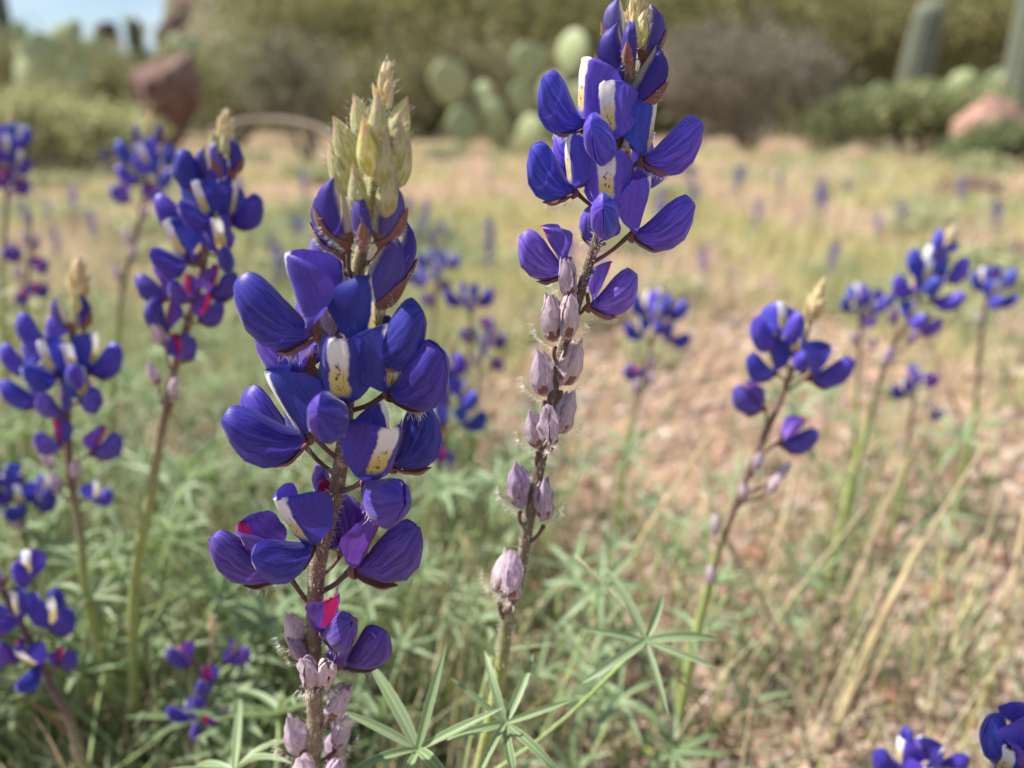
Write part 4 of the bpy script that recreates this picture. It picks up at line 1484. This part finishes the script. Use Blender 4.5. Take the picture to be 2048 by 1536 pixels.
         flowers=[('aged', 950, 680, 200, 10, .9), ('aged', 985, 690, -20, 10, .9), ('fresh', 970, 700, 265, 10, .85), ('aged', 975, 660, -60, 40, .8), ('withered', 955, 730, 200, 60, .9), ('aged', 985, 735, -30, 10, .8)]),
    dict(short='the single wide blossom', label='thin lupine with a single wide blue blossom on top', Y=.40, seed=39, lod=1, size=.95,
         stem=[(940, 590), (940, 640), (938, 720), (935, 840)], auto_leaves=3,
         flowers=[('fresh', 925, 605, 190, 4, .95), ('fresh', 955, 605, -10, 4, .95), ('fresh', 940, 608, 265, 0, .8)]),
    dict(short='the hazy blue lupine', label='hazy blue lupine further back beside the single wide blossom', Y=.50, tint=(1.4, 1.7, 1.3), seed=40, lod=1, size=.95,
         stem=[(880, 480), (878, 530), (872, 590), (865, 680)], auto_leaves=3,
         flowers=[('fresh', 860, 530, 195, 10, .9), ('fresh', 895, 530, -20, 10, .9), ('fresh', 878, 545, 265, 0, .9), ('fresh', 850, 570, 190, 10, .8), ('aged', 885, 580, -30, 30, .8), ('aged', 862, 610, 200, 40, .8), ('fresh', 838, 560, 190, 10, .8, -.03)]),
]

for s in HEROES:
    build_lupine(s)
for s in MID:
    build_lupine(s)
for o in list(COL.objects):
    if o.get('group') == 'tall dry grass blades':
        q = Vector((o.location.x, o.location.y, 0))
        o['label'] = 'thin straw coloured dry grass blade rising near ' + min(PLANTS, key=lambda p: (p[0] - q).length)[1]


# ------------------------------------------------------------------ leafy lupine clumps without flowers
def leaf_clump_proto(seed):
    r_ = random.Random(seed)
    parts = []                                  # (petiole mesh, [(leaflet mesh, matrix)])
    for k in range(r_.randrange(7, 11)):
        w = k * 2.4 + r_.uniform(-.4, .4)
        h = r_.uniform(.03, .095)
        s = r_.uniform(.012, .05)
        hub = Vector((math.cos(w) * s, math.sin(w) * s, h))
        base = Vector((math.cos(w) * .002, math.sin(w) * .002, 0))
        parts.append((base, hub, r_.randrange(6, 9), r_.uniform(.016, .026), r_.uniform(5, 35), r_.randrange(999)))
    return parts


def build_leaf_clumps():
    protos = []
    for i in range(4):
        parts = leaf_clump_proto(50 + i)
        root = thing('leafy_lupine', (0, 0, 0), 'x', 'lupine')
        for j, (a, b, n, ln, sp, sd) in enumerate(parts):
            leaf(root, Vector((0, 0, 0)), a, b, n, ln, None, seed=sd, spread=sp, r=.0007)
        protos.append(root)
    spots = [(250, 1440), (560, 1330), (90, 1440), (230, 1180), (420, 1130), (560, 1250), (120, 1090), (330, 1000), (500, 980), (700, 1400), (860, 1330), (900, 1160),
             (760, 1080), (1000, 1180), (620, 1080), (1180, 1300), (1260, 1490), (1100, 1450), (1480, 1290), (40, 960), (220, 900), (420, 860), (600, 880),
             (60, 1290), (520, 1540), (30, 1520), (930, 1010), (800, 950), (60, 1180), (180, 1330), (640, 1500), (1660, 960), (700, 1000)]
    r_ = random.Random(8)
    for i, (px, py) in enumerate(spots):
        src = protos[i % 4]
        if i < 4:
            o = src
        else:
            o = src.copy()
            COL.objects.link(o)
            for ch in src.children:
                c = ch.copy()
                COL.objects.link(c)
                c.parent = o
                for gr in ch.children:
                    d = gr.copy()
                    COL.objects.link(d)
                    d.parent = c
        p = on_ground(px, py + 60)
        p.y = max(p.y, .20)
        o.location = (p.x, p.y, 0)
        o.rotation_euler = (0, 0, r_.uniform(0, 6.28))
        s = r_.uniform(.75, 1.05)
        if p.y < .3:
            s *= .82
        o.scale = (s, s, s)
        near = sorted(PLANTS, key=lambda q: (q[0] - o.location).length)[:2]
        o['label'] = 'flowerless leaf clump rooted between %s and %s' % (near[0][1], near[1][1])
        o['group'] = 'flowerless lupine clumps'


build_leaf_clumps()


# ------------------------------------------------------------------ distant lupines in the meadow
def far_lupine_g(seed):
    r_ = random.Random(seed)
    g = G()
    H = r_.uniform(190, 250)
    lean = r_.uniform(-.12, .12)
    pt = lambda z: Vector((lean * z * z / H, 0, z))
    path = [pt(H * t / 6) for t in range(7)]
    g.add(tube(path, [2, 1.9, 1.7, 1.5, 1.3, 1.1, .8], 5, 'stem', [GREENST] * 4 + [PURPLE] * 3))
    z = H
    k = 0
    for kind, n, dz in (('green', 5, 3), ('bud', 4, 3.2), ('fresh', r_.randrange(6, 12), 5.6), ('aged', r_.randrange(3, 7), 7), ('withered', r_.randrange(4, 9), 8)):
        for _ in range(n):
            az = k * 137.5 + r_.uniform(-20, 20)
            k += 1
            c = pt(z)
            pit = {'green': 78, 'bud': 72, 'fresh': r_.uniform(-4, 22), 'aged': r_.uniform(0, 40), 'withered': 65}[kind]
            rad = {'green': 1, 'bud': 2}.get(kind, 5.5)
            b = c + Vector((math.cos(math.radians(az)) * rad, math.sin(math.radians(az)) * rad, 2))
            M = Matrix.Translation(b) @ Matrix.Rotation(math.radians(az), 4, 'Z') @ Matrix.Rotation(-math.radians(pit), 4, 'Y')
            if kind == 'fresh':
                for q in ('banner', 'wing_l', 'wing_r'):
                    g.add(piece(q, _ % 3, 2)[0], M)
            elif kind == 'aged':
                for q in ('banner_aged', 'wing_aged_l', 'wing_aged_r'):
                    g.add(piece(q, _ % 3, 2)[0], M)
            elif kind == 'bud':
                g.add(piece('bud_petal', _ % 3, 2)[0], M)
            elif kind == 'green':
                g.add(spindle_g(8, 2, 'bud_green', .8, 0, .7, 4, 6), M)
            else:
                g.add(spindle_g(9, 2.6, 'withered_petal', .7, .05, .7, 5, 6), M)
            z -= dz * r_.uniform(.7, 1.3)
    for i in range(7):
        w = r_.uniform(0, 6.28)
        zz = r_.uniform(.1, .55) * H
        hub = pt(zz) + Vector((math.cos(w) * 38, math.sin(w) * 38, 20))
        g.add(tube([pt(zz), hub], [.7, .6], 4, 'stem', [GREENST] * 2))
        for j in range(7):
            a = j * .9 + w
            R = Matrix.Rotation(a, 4, 'Z') @ Matrix.Rotation(-.3, 4, 'Y')
            g.add(piece('leaflet', j)[0], Matrix.Translation(hub) @ R @ Matrix.Scale(24, 4))
    return g


def build_far_lupines():
    ms = [far_lupine_g(70 + i).mesh('lupine') for i in range(5)]
    r_ = random.Random(14)
    spots = []
    for px, py in ((235, 330), (560, 520), (870, 500), (900, 470), (1400, 400), (1450, 390), (1560, 380), (1640, 420), (1920, 400), (1740, 480), (1500, 470), (1385, 430), (1990, 470), (1300, 410), (1240, 420), (120, 520),
                   (200, 480), (400, 480), (550, 480), (620, 480), (660, 560), (830, 450), (1130, 620), (980, 560), (1180, 560), (1630, 560), (730, 470), (60, 420), (150, 420), (340, 430)):
        spots.append(on_ground(px, py + 60))
    while len(spots) < 80:
        if len(spots) % 4 == 0 or r_.random() < .3:
            px = r_.uniform(-60, 900) if r_.random() < .5 else r_.uniform(-60, 2100)
            py = 305 + 330 * r_.random() ** 1.6
        q = on_ground(px, py)
        spots.append(q + Vector((r_.uniform(-.09, .09) * q.y, r_.uniform(-.12, .12) * q.y, 0)))
    for i, p in enumerate(spots):
        p.y = max(p.y, .62)
        s = .001 * r_.uniform(.32, .62)
        obj('distant_lupine', ms[i % 5], None, Matrix.Translation((p.x, p.y, gz(p.x, p.y) - .002)) @ Matrix.Rotation(r_.uniform(0, 6.28), 4, 'Z') @ Matrix.Rotation(r_.uniform(-.3, .3), 4, 'X') @ Matrix.Scale(s, 4),
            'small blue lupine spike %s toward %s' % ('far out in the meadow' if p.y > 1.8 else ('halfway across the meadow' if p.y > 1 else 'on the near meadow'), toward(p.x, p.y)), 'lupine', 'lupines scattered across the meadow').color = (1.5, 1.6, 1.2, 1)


build_far_lupines()


# ------------------------------------------------------------------ shrubs, trees and cacti
def skeleton(r_, n_main, length, r0, levels, spread, up=.6, kids=3, crook=.25):
    """Branching limbs from the origin: list of (path, radii) and the end points."""
    segs, tips = [], []

    def grow(p, d, L, r, lev):
        pts = [p]
        q = p
        dd = d
        for _ in range(3):
            dd = (dd + Vector((r_.uniform(-1, 1), r_.uniform(-1, 1), r_.uniform(-.6, .8))) * crook).normalized()
            q = q + dd * (L / 3)
            pts.append(q)
        segs.append((pts, [r, r * .85, r * .7, r * .55]))
        if lev <= 0:
            tips.append(q)
            tips.append(pts[2])
            return
        for k in range(kids):
            s = pts[3] if k == 0 else pts[r_.choice((2, 3))]
            nd = (dd + Vector((r_.uniform(-1, 1), r_.uniform(-1, 1), r_.uniform(-.5, .9))) * spread).normalized()
            grow(s, nd, L * r_.uniform(.55, .82), r * .55, lev - 1)
    for i in range(n_main):
        w = 2 * math.pi * (i + r_.uniform(-.3, .3)) / n_main
        grow(Vector((0, 0, 0)), Vector((math.cos(w) * (1 - up), math.sin(w) * (1 - up), up)).normalized(), length * r_.uniform(.8, 1.1), r0, levels)
    return segs, tips


def limbs_g(segs, mat, sides=5):
    g = G()
    for pts, rad in segs:
        g.add(tube(pts, rad, sides if rad[0] > .008 else 3, mat, None, cap=False))
    return g


def leaf_cloud(tips, per, radius, size, cols, seed, long=1.5):
    rg = np.random.default_rng(seed)
    c = np.array([tuple(t) for t in tips])
    c = np.repeat(c, per, 0)
    n = len(c)
    p = c + rg.normal(0, 1, (n, 3)) * radius
    p[:, 2] = np.maximum(p[:, 2], 0.01)
    a = rg.normal(0, 1, (n, 3))
    a /= np.linalg.norm(a, axis=1)[:, None]
    b = np.cross(a, rg.normal(0, 1, (n, 3)))
    b /= np.linalg.norm(b, axis=1)[:, None]
    s = size * rg.uniform(.6, 1.35, (n, 1))
    V = np.stack([p - a * s * long, p + b * s * .5, p + a * s * long, p - b * s * .5], 1)
    F = np.arange(n * 4).reshape(n, 4)
    cc = np.array(cols)[rg.integers(0, len(cols), n)] * rg.uniform(.75, 1.25, (n, 1))
    return V.reshape(-1, 3), F, np.repeat(cc, 4, 0)


OLIVE = [(.20, .20, .075), (.26, .25, .10), (.14, .15, .055), (.31, .28, .13)]
PALEGREEN = [(.38, .41, .18), (.46, .46, .23), (.32, .35, .16), (.42, .40, .21)]
GREEN = [(.15, .19, .075), (.19, .225, .10), (.12, .155, .06), (.22, .24, .12)]
GREYT = [(.20, .175, .14), (.15, .13, .105), (.25, .23, .17)]


def build_vegetation():
    def bush(name, px, Y, zoff, seed, n_main, length, levels, cols, per, rad, size, label, cat, twig='bark', r0=.012, up=.55, spread=.7, scale=(1, 1, 1), group=None, tname='branches'):
        r_ = random.Random(seed)
        x = at(px, 235, Y).x
        loc = Vector((x, Y, gz(x, Y) + zoff))
        o = thing(name, loc, label, cat, group)
        o.scale = scale
        segs, tips = skeleton(r_, n_main, length, r0, levels, spread, up)
        obj(tname, limbs_g(segs, twig).mesh(tname), o)
        if per:
            v, f, c = leaf_cloud(tips, per, rad, size, cols, seed)
            obj('foliage' if cat != 'tree' else 'crown', np_mesh('foliage', v, f, c, 'blade'), o, kind='stuff' if False else None)
        return o
    # shrubs round the meadow
    bush('pale_bush', 30, 3.3, 0, 1, 12, .20, 3, PALEGREEN, 10, .035, .012, 'rounded pale green bush with silvery leaves beside the meadow', 'bush', up=.45, scale=(1.25, 1, .70))
    bush('pale_bush', 175, 3.5, 0, 2, 10, .15, 3, PALEGREEN, 10, .032, .012, 'lower pale green bush in front of the dark red boulder', 'bush', up=.40, scale=(1.0, 1, .48))
    bush('twiggy_shrub', 610, 3.6, 0, 3, 16, .22, 3, GREYT + GREEN[:2], 3, .035, .010, 'thin grey green twiggy shrub behind the bud-tipped spike', 'shrub', 'dry_twig', .006, .72, .55, (1.05, 1, 1.0))
    bush('bare_shrub', 1500, 5.0, 0, 4, 18, .32, 3, GREYT, 5, .05, .013, 'grey leafless tangled shrub behind the meadow', 'shrub', 'dry_twig', .009, .6, .6, (1.05, 1, 1.0))
    bush('bare_shrub', 1390, 5.6, 0, 5, 14, .30, 3, GREYT, 4, .05, .013, 'second grey tangled shrub next to the prickly pear', 'shrub', 'dry_twig', .009, .6, .6)
    bush('green_bush', 1835, 4.6, 0, 6, 14, .19, 3, GREEN + PALEGREEN[:2], 10, .035, .013, 'low green bush spreading below the leaning saguaro', 'bush', up=.45, scale=(1.45, 1, 1.0))
    bush('green_bush', 2040, 3.5, 0, 7, 12, .16, 3, GREEN, 10, .035, .013, 'small green bush at the foot of the pink boulder', 'bush', up=.45, scale=(1.0, 1, .50))
    bush('green_bush', 1690, 6.3, 0, 8, 12, .18, 3, GREEN, 9, .04, .014, 'dark green bush between the grey shrub and the leaning saguaro', 'bush', up=.5)
    bush('dark_shrub', 1000, 6.4, 0, 9, 14, .34, 3, GREYT[:2] + OLIVE, 6, .06, .016, 'dark olive shrub right behind the prickly pear pads', 'shrub', 'bark', .012, .55, .6)
    bush('dark_shrub', 760, 6.2, 0, 10, 14, .32, 3, OLIVE + GREYT[:1], 6, .06, .016, 'dark olive shrub left of the prickly pear, behind the twiggy one', 'shrub', 'bark', .012, .55, .6)
    bush('dark_shrub', 470, 6.6, 0, 12, 14, .30, 3, OLIVE + GREEN[:1], 7, .06, .016, 'dark olive shrub just right of the red boulder', 'shrub', 'bark', .012, .5, .6)
    bush('dark_shrub', 60, 7.5, 0, 13, 14, .36, 3, OLIVE + GREEN[:2], 8, .06, .017, 'dark green shrub behind the prickly pear under the sky', 'shrub', 'bark', .012, .5, .6, (1.3, 1, 1))
    bush('dark_shrub', 230, 8.2, 0, 15, 14, .36, 3, OLIVE + GREEN[:2], 8, .06, .017, 'dark green shrub behind the red boulder under the sky', 'shrub', 'bark', .012, .5, .6, (1.3, 1, .9))
    tufts = []
    for i in range(3):
        r_ = random.Random(300 + i)
        segs, tips = skeleton(r_, 9, .035, .0012, 2, .8, .4, 3, .3)
        t = thing('meadow_tuft', (0, 0, 0), 'x', 'plant', 'grey green tufts in the meadow')
        obj('stems', limbs_g(segs, 'palo_bark', 3).mesh('stems'), t)
        v, f, c = leaf_cloud(tips, 6, .010, .0055, [(.36, .37, .22), (.42, .42, .26), (.31, .33, .18), (.46, .44, .23)], 310 + i, 1.7)
        obj('foliage', np_mesh('foliage', v, f, c, 'blade'), t)
        tufts.append(t)
    r_ = random.Random(44)
    for i in range(64):
        px, py = r_.uniform(-40, 2090), 318 + 420 * r_.random() ** 1.4
        p = on_ground(px, py)
        t = tufts[i % 3]
        if i >= 3:
            src = t
            t = src.copy()
            COL.objects.link(t)
            for ch in src.children:
                c = ch.copy()
                COL.objects.link(c)
                c.parent = t
        k = r_.uniform(.35, .8) * (1 + .22 * p.y)
        t.location = (p.x, p.y, gz(p.x, p.y) - .002)
        t.rotation_euler = (0, 0, r_.uniform(0, 6.28))
        t.scale = (k * 1.2, k * 1.2, k * .75)
        t['label'] = 'low grey green leafy tuft %s toward %s' % ('far out in the meadow' if p.y > 1.8 else ('halfway across the meadow' if p.y > 1 else 'on the near meadow'), toward(p.x, p.y))
    # palo verde trees on the slope: four made once, then copied
    protos = []
    for i in range(4):
        r_ = random.Random(90 + i)
        o = thing('palo_verde_tree', (0, 0, 0), 'x', 'tree')
        segs, tips = skeleton(r_, 4, .95, .06, 3, .75, .68, 3, .3)
        obj('trunk', limbs_g(segs, 'palo_bark', 6).mesh('trunk'), o)
        v, f, c = leaf_cloud(tips, 26, .17, .030, OLIVE, 200 + i, 1.8)
        obj('crown', np_mesh('crown', v, f, c, 'blade'), o)
        protos.append(o)
    r_ = random.Random(33)
    spots = [(760, 9.0, 1.0), (860, 10.5, 1.1), (690, 10.6, 1.0), (1010, 9.8, 1.1), (1180, 11.0, 1.2), (1330, 10.0, 1.1), (1480, 9.2, 1.0), (1620, 11.0, 1.2), (1760, 10.2, 1.0), (1930, 10.8, 1.1), (2080, 9.5, 1.1),
             (650, 12.5, .9), (640, 16.0, 1.1), (740, 14, 1.3), (800, 15, 1.3), (960, 14, 1.2), (1100, 15, 1.3), (1250, 14, 1.2), (1400, 15, 1.3), (1550, 14.5, 1.2), (1700, 15, 1.3), (1850, 14.5, 1.2), (2020, 15, 1.3),
             (-30, 17, 1.0), (60, 19, 1.05), (140, 18, .92), (210, 20, 1.0), (290, 17, .78), (680, 19, 1.3), (700, 20, 1.4), (900, 21, 1.4), (1120, 20, 1.4), (1350, 21, 1.4), (1560, 20, 1.4), (1800, 21, 1.4), (2000, 20, 1.4),
             (-80, 13, .9), (720, 26, 1.5), (850, 27, 1.5), (1150, 28, 1.5), (1450, 27, 1.5), (1750, 28, 1.5), (2000, 27, 1.5)]
    for i, (px, Y, s) in enumerate(spots):
        src = protos[i % 4]
        if i < 4:
            o = src
        else:
            o = src.copy()
            COL.objects.link(o)
            for ch in src.children:
                c = ch.copy()
                COL.objects.link(c)
                c.parent = o
        x = at(px, 235, Y).x
        o.location = (x, Y, gz(x, Y) - .05)
        o.rotation_euler = (0, 0, r_.uniform(0, 6.28))
        s *= .82
        o.scale = (s * 1.1, s * 1.1, s)
        if Y > 16 and px < 400:
            o['label'] = 'olive green desert tree on the low skyline behind ' + toward(x, Y)
            o['group'] = 'trees along the open skyline'
        else:
            o['label'] = 'olive palo verde tree %s behind %s' % ('at the foot of the slope' if Y < 12.9 else ('partway up the slope' if Y < 17 else ('high on the slope' if Y < 24 else 'at the top of the slope')), toward(x, Y))
            o['group'] = 'palo verde trees on the slope'
    # brush between the trees, a mass nobody could count
    n = 2600
    tips = []
    while len(tips) < n:
        Y = r_.uniform(11, 62) if r_.random() < .7 else r_.uniform(11, 25)
        x = r_.uniform(-.75, .75) * Y
        if math.degrees(math.atan2(x, Y)) < -19.3 and Y > 15:
            continue
        tips.append(Vector((x, Y, gz(x, Y) + r_.uniform(.1, .6))))
    rg = np.random.default_rng(5)
    v, f, c = leaf_cloud(tips, 26, .32, .075, OLIVE + GREYT + [(.22, .20, .10)], 6, 1.5)
    obj('hillside_brush', np_mesh('hillside_brush', v, f, c, 'blade'), label='olive brown scrub covering the hill slope behind the trees', cat='brush', kind='stuff')


build_vegetation()


def pad_mesh(seed):
    """A prickly pear pad standing on its base, one unit tall, with areole bumps."""
    r_ = random.Random(seed)
    wd = r_.uniform(.40, .48)
    def fn(u, v):
        w = 2 * math.pi * v
        s = math.sin(math.pi * min(1, max(0, .03 + .95 * u ** 1.15))) ** .55
        x = wd * s * math.cos(w) * (1 + .04 * math.sin(3 * u + seed))
        y = .085 * s * math.sin(w) + .05 * math.sin(2.2 * u + seed) + .006 * math.sin(40 * u) * math.sin(12 * w)
        return (x, y, u), (u, v)
    g = grid(18, 24, fn, 'pear_pad')
    me = g.mesh('pad')
    R, D, L = [], [], []
    for i in range(60):
        u, s = r_.uniform(.12, .98), r_.uniform(-.9, .9)
        e = math.sin(math.pi * min(1, .03 + .95 * u ** 1.15)) ** .55
        sd = r_.choice((-1, 1))
        R.append((wd * e * s, sd * .085 * e * math.sqrt(1 - s * s) + .05 * math.sin(2.2 * u + seed), u))
        D.append((r_.uniform(-.4, .4) + s * .6, sd, r_.uniform(-.5, .3)))
        L.append(r_.uniform(.08, .16))
    sp = hair_g(R, D, L, .006, 'cactus_spine', .05).mesh('spines')
    return me, sp


def build_cacti():
    pads = [pad_mesh(i * 1.3 + 2) for i in range(4)]

    def pear(label, Y, plist, seed):
        r_ = random.Random(seed)
        b = at(plist[0][0], plist[0][1], Y)
        loc = Vector((b.x, Y, gz(b.x, Y)))
        o = thing('prickly_pear', loc, label, 'cactus')
        for i, (px, py, hpx, tilt) in enumerate(plist):           # px,py: the pad's foot; hpx: its height
            dY = r_.uniform(-.12, .12)
            p = at(px, py, Y + dY)
            h = hpx / FPX * Y * 1.03
            if p.z < loc.z:
                p.z = loc.z
            M = Matrix.Translation(p - loc) @ Matrix.Rotation(math.radians(tilt), 4, 'Y') @ Matrix.Rotation(r_.uniform(-.7, .7), 4, 'Z') @ Matrix.Scale(h, 4)
            q = obj('pad', pads[i % 4][0], o, M)
            obj('spines', pads[i % 4][1], q, kind='stuff')
    pear('prickly pear of many pale green round pads at the meadow edge', 4.4,
         [(1000, 300, 60, 0), (1060, 310, 70, 4), (930, 290, 70, -6), (1110, 305, 70, 8), (902, 208, 76, -4), (965, 220, 50, 6), (990, 255, 52, -8), (1048, 235, 66, -2), (1058, 164, 68, -2), (1105, 232, 72, 4),
          (1142, 150, 74, 3), (1150, 240, 66, 12)], 2)
    pear('prickly pear with yellowish pads in front of the dark shrubs under the sky', 5.6,
         [(100, 190, 70, 0), (150, 195, 70, 8), (60, 190, 65, -8), (95, 135, 58, -6), (130, 125, 62, 4), (160, 140, 55, 14), (148, 85, 40, 8), (55, 130, 52, -10), (45, 90, 38, -6), (195, 140, 55, 10), (110, 160, 50, 0)], 3)
    pear('prickly pear between the leaning saguaro and the pink boulder', 6.0,
         [(1890, 235, 60, 0), (1905, 205, 58, 22), (1925, 190, 40, 28), (1760, 220, 50, -6), (1990, 190, 45, 4), (1960, 235, 60, 6), (2010, 200, 55, 12)], 4)
    pear('small prickly pear on top of the slope by the red boulder', 7.2, [(365, 160, 55, 0), (360, 118, 42, -6), (378, 120, 38, 12)], 6)

    def saguaro(px, py, Y, hgt, rad, lean, label, cols, extra=()):
        b = at(px, py, Y)
        loc = Vector((b.x, Y, gz(b.x, Y)))
        o = thing('saguaro', loc, label, 'cactus')

        def column(name, pts, R, parent):
            path = smooth_path(pts, 26)
            n, ribs = len(path), 15
            v, f, col = [], [], []
            m = ribs * 4
            for i, p in enumerate(path):
                t = i / (n - 1)
                k = min(1, math.sqrt(max(0, 1 - max(0, (t - .88) / .12) ** 2)) + .02) * (.86 + .14 * math.sin(math.pi * min(1, t + .15)))
                for j in range(m):
                    w = 2 * math.pi * j / m
                    rr = R * k * (1 + .11 * math.cos(w * ribs))
                    v.append((p.x + rr * math.cos(w), p.y + rr * math.sin(w), p.z))
                    s = .5 + .5 * math.cos(w * ribs)
                    col.append(tuple(a * (1 - s * .45) + c * s * .45 for a, c in zip(cols, (.24, .23, .17))))
            for i in range(n - 1):
                for j in range(m):
                    a, b_ = i * m + j, i * m + (j + 1) % m
                    f.append((a, b_, b_ + m, a + m))
            f.append(tuple((n - 1) * m + j for j in range(m)))
            q = obj(name, G(v, f, None, 'saguaro_skin', col).mesh(name), parent)
            r_ = random.Random(px)
            Rr, D, L = [], [], []
            for j in range(ribs):
                for i in range(1, 52):
                    p = path[min(n - 1, i // 2)]
                    w = 2 * math.pi * j / ribs
                    t = min(1, (i // 2) / (n - 1))
                    k = min(1, math.sqrt(max(0, 1 - max(0, (t - .88) / .12) ** 2)) + .02)
                    d = Vector((math.cos(w), math.sin(w), r_.uniform(-.5, .6)))
                    Rr.append(p + Vector((math.cos(w), math.sin(w), 0)) * R * k * 1.02)
                    D.append(d + Vector((-math.sin(w), math.cos(w), 0)) * r_.uniform(-.6, .6))
                    L.append(R * r_.uniform(.12, .26))
            obj('spines', hair_g(Rr, D, L, R * .007, 'cactus_spine', .05).mesh('spines'), q, kind='stuff')
        column('trunk', [Vector((0, 0, -.05)), Vector((lean * .3, 0, hgt * .4)), Vector((lean * .7, 0, hgt * .75)), Vector((lean, 0, hgt))], rad, o)
        for pts, R in extra:
            column('arm', pts, R, o)
    g1, g2 = (.062, .085, .060), (.050, .070, .045)
    saguaro(1810, 240, 7.4, 1.18, .135, .08, 'short leaning saguaro column with a grey woolly top', g1)
    saguaro(2052, 240, 5.2, 2.2, .16, .0, 'tall saguaro trunk standing right of the pink boulder', g1)
    saguaro(38, 200, 16, 3.6, .14, -.05, 'slender saguaro rising alone against the open sky', g2)
    saguaro(281, 150, 17, 2.05, .17, 0, 'dark saguaro on the skyline by the rock outcrop', g2)


build_cacti()


# ------------------------------------------------------------------ boulders and outcrop
def build_rocks():
    def boulder(px, py, Y, size, seed, mat, label, rot=(0, 0, 0), name='boulder', flat=.85, group=None, taper=0.0):
        p = at(px, py, Y) if Y else on_ground(px, py)
        if not Y:
            p.z = gz(p.x, p.y) + size[2] * .3
        elif Y < 10:
            p.z = gz(p.x, Y) + size[2] * .8
        me = rock_mesh(name, seed, mat, 4, .30, flat)
        if taper:
            for v in me.vertices:
                k = 1 - taper * smoothstep(.5, -.9, v.co.z)
                v.co.x *= k
                v.co.y *= k
        o = obj(name, me, None,
                Matrix.Translation(p) @ Matrix.Rotation(rot[2], 4, 'Z') @ Matrix.Rotation(rot[0], 4, 'X') @ Matrix.Rotation(rot[1], 4, 'Y') @ Matrix.Diagonal((*size, 1)), label, 'boulder', group)
        return o
    boulder(325, 165, 5.0, (.25, .25, .40), 12, 'boulder_red', 'dark reddish boulder with an overhanging face at the edge of the bushes', (-.12, .10, .5), taper=.55)
    boulder(1982, 226, 4.0, (.19, .18, .20), 21, 'boulder_pink', 'pale pink boulder behind the low green bush', (.1, .1, .3), taper=.2)
    boulder(1700, 330, 0, (.11, .10, .05), 31, 'boulder_pink', 'flat pinkish rock half buried at the far edge of the meadow')
    boulder(1990, 520, 0, (.11, .09, .035), 41, 'boulder_pink', 'broad flat pink rock in the ground behind the small blue cluster')
    boulder(1930, 395, 0, (.10, .09, .05), 51, 'boulder_red', 'low red rock in the meadow below the green bush')
    r_ = random.Random(4)
    for i, (px, py, Y, s) in enumerate(((400, 22, 24, .85), (358, 48, 23.5, .62), (440, 20, 25, 1.0), (332, 72, 23, .5), (420, 75, 23, .9), (365, 95, 22.5, .7), (215, 62, 24, .42), (405, -12, 26, .9), (470, 50, 24, .9))):
        boulder(px, py, Y, (s, s * .8, s * .8), 60 + i, 'outcrop_rock', 'dark brown crag of the outcrop on the hill shoulder under the sky', (r_.uniform(-.4, .4), r_.uniform(-.4, .4), r_.uniform(0, 6)), 'crag', .9, 'crags on the hill shoulder')


build_rocks()
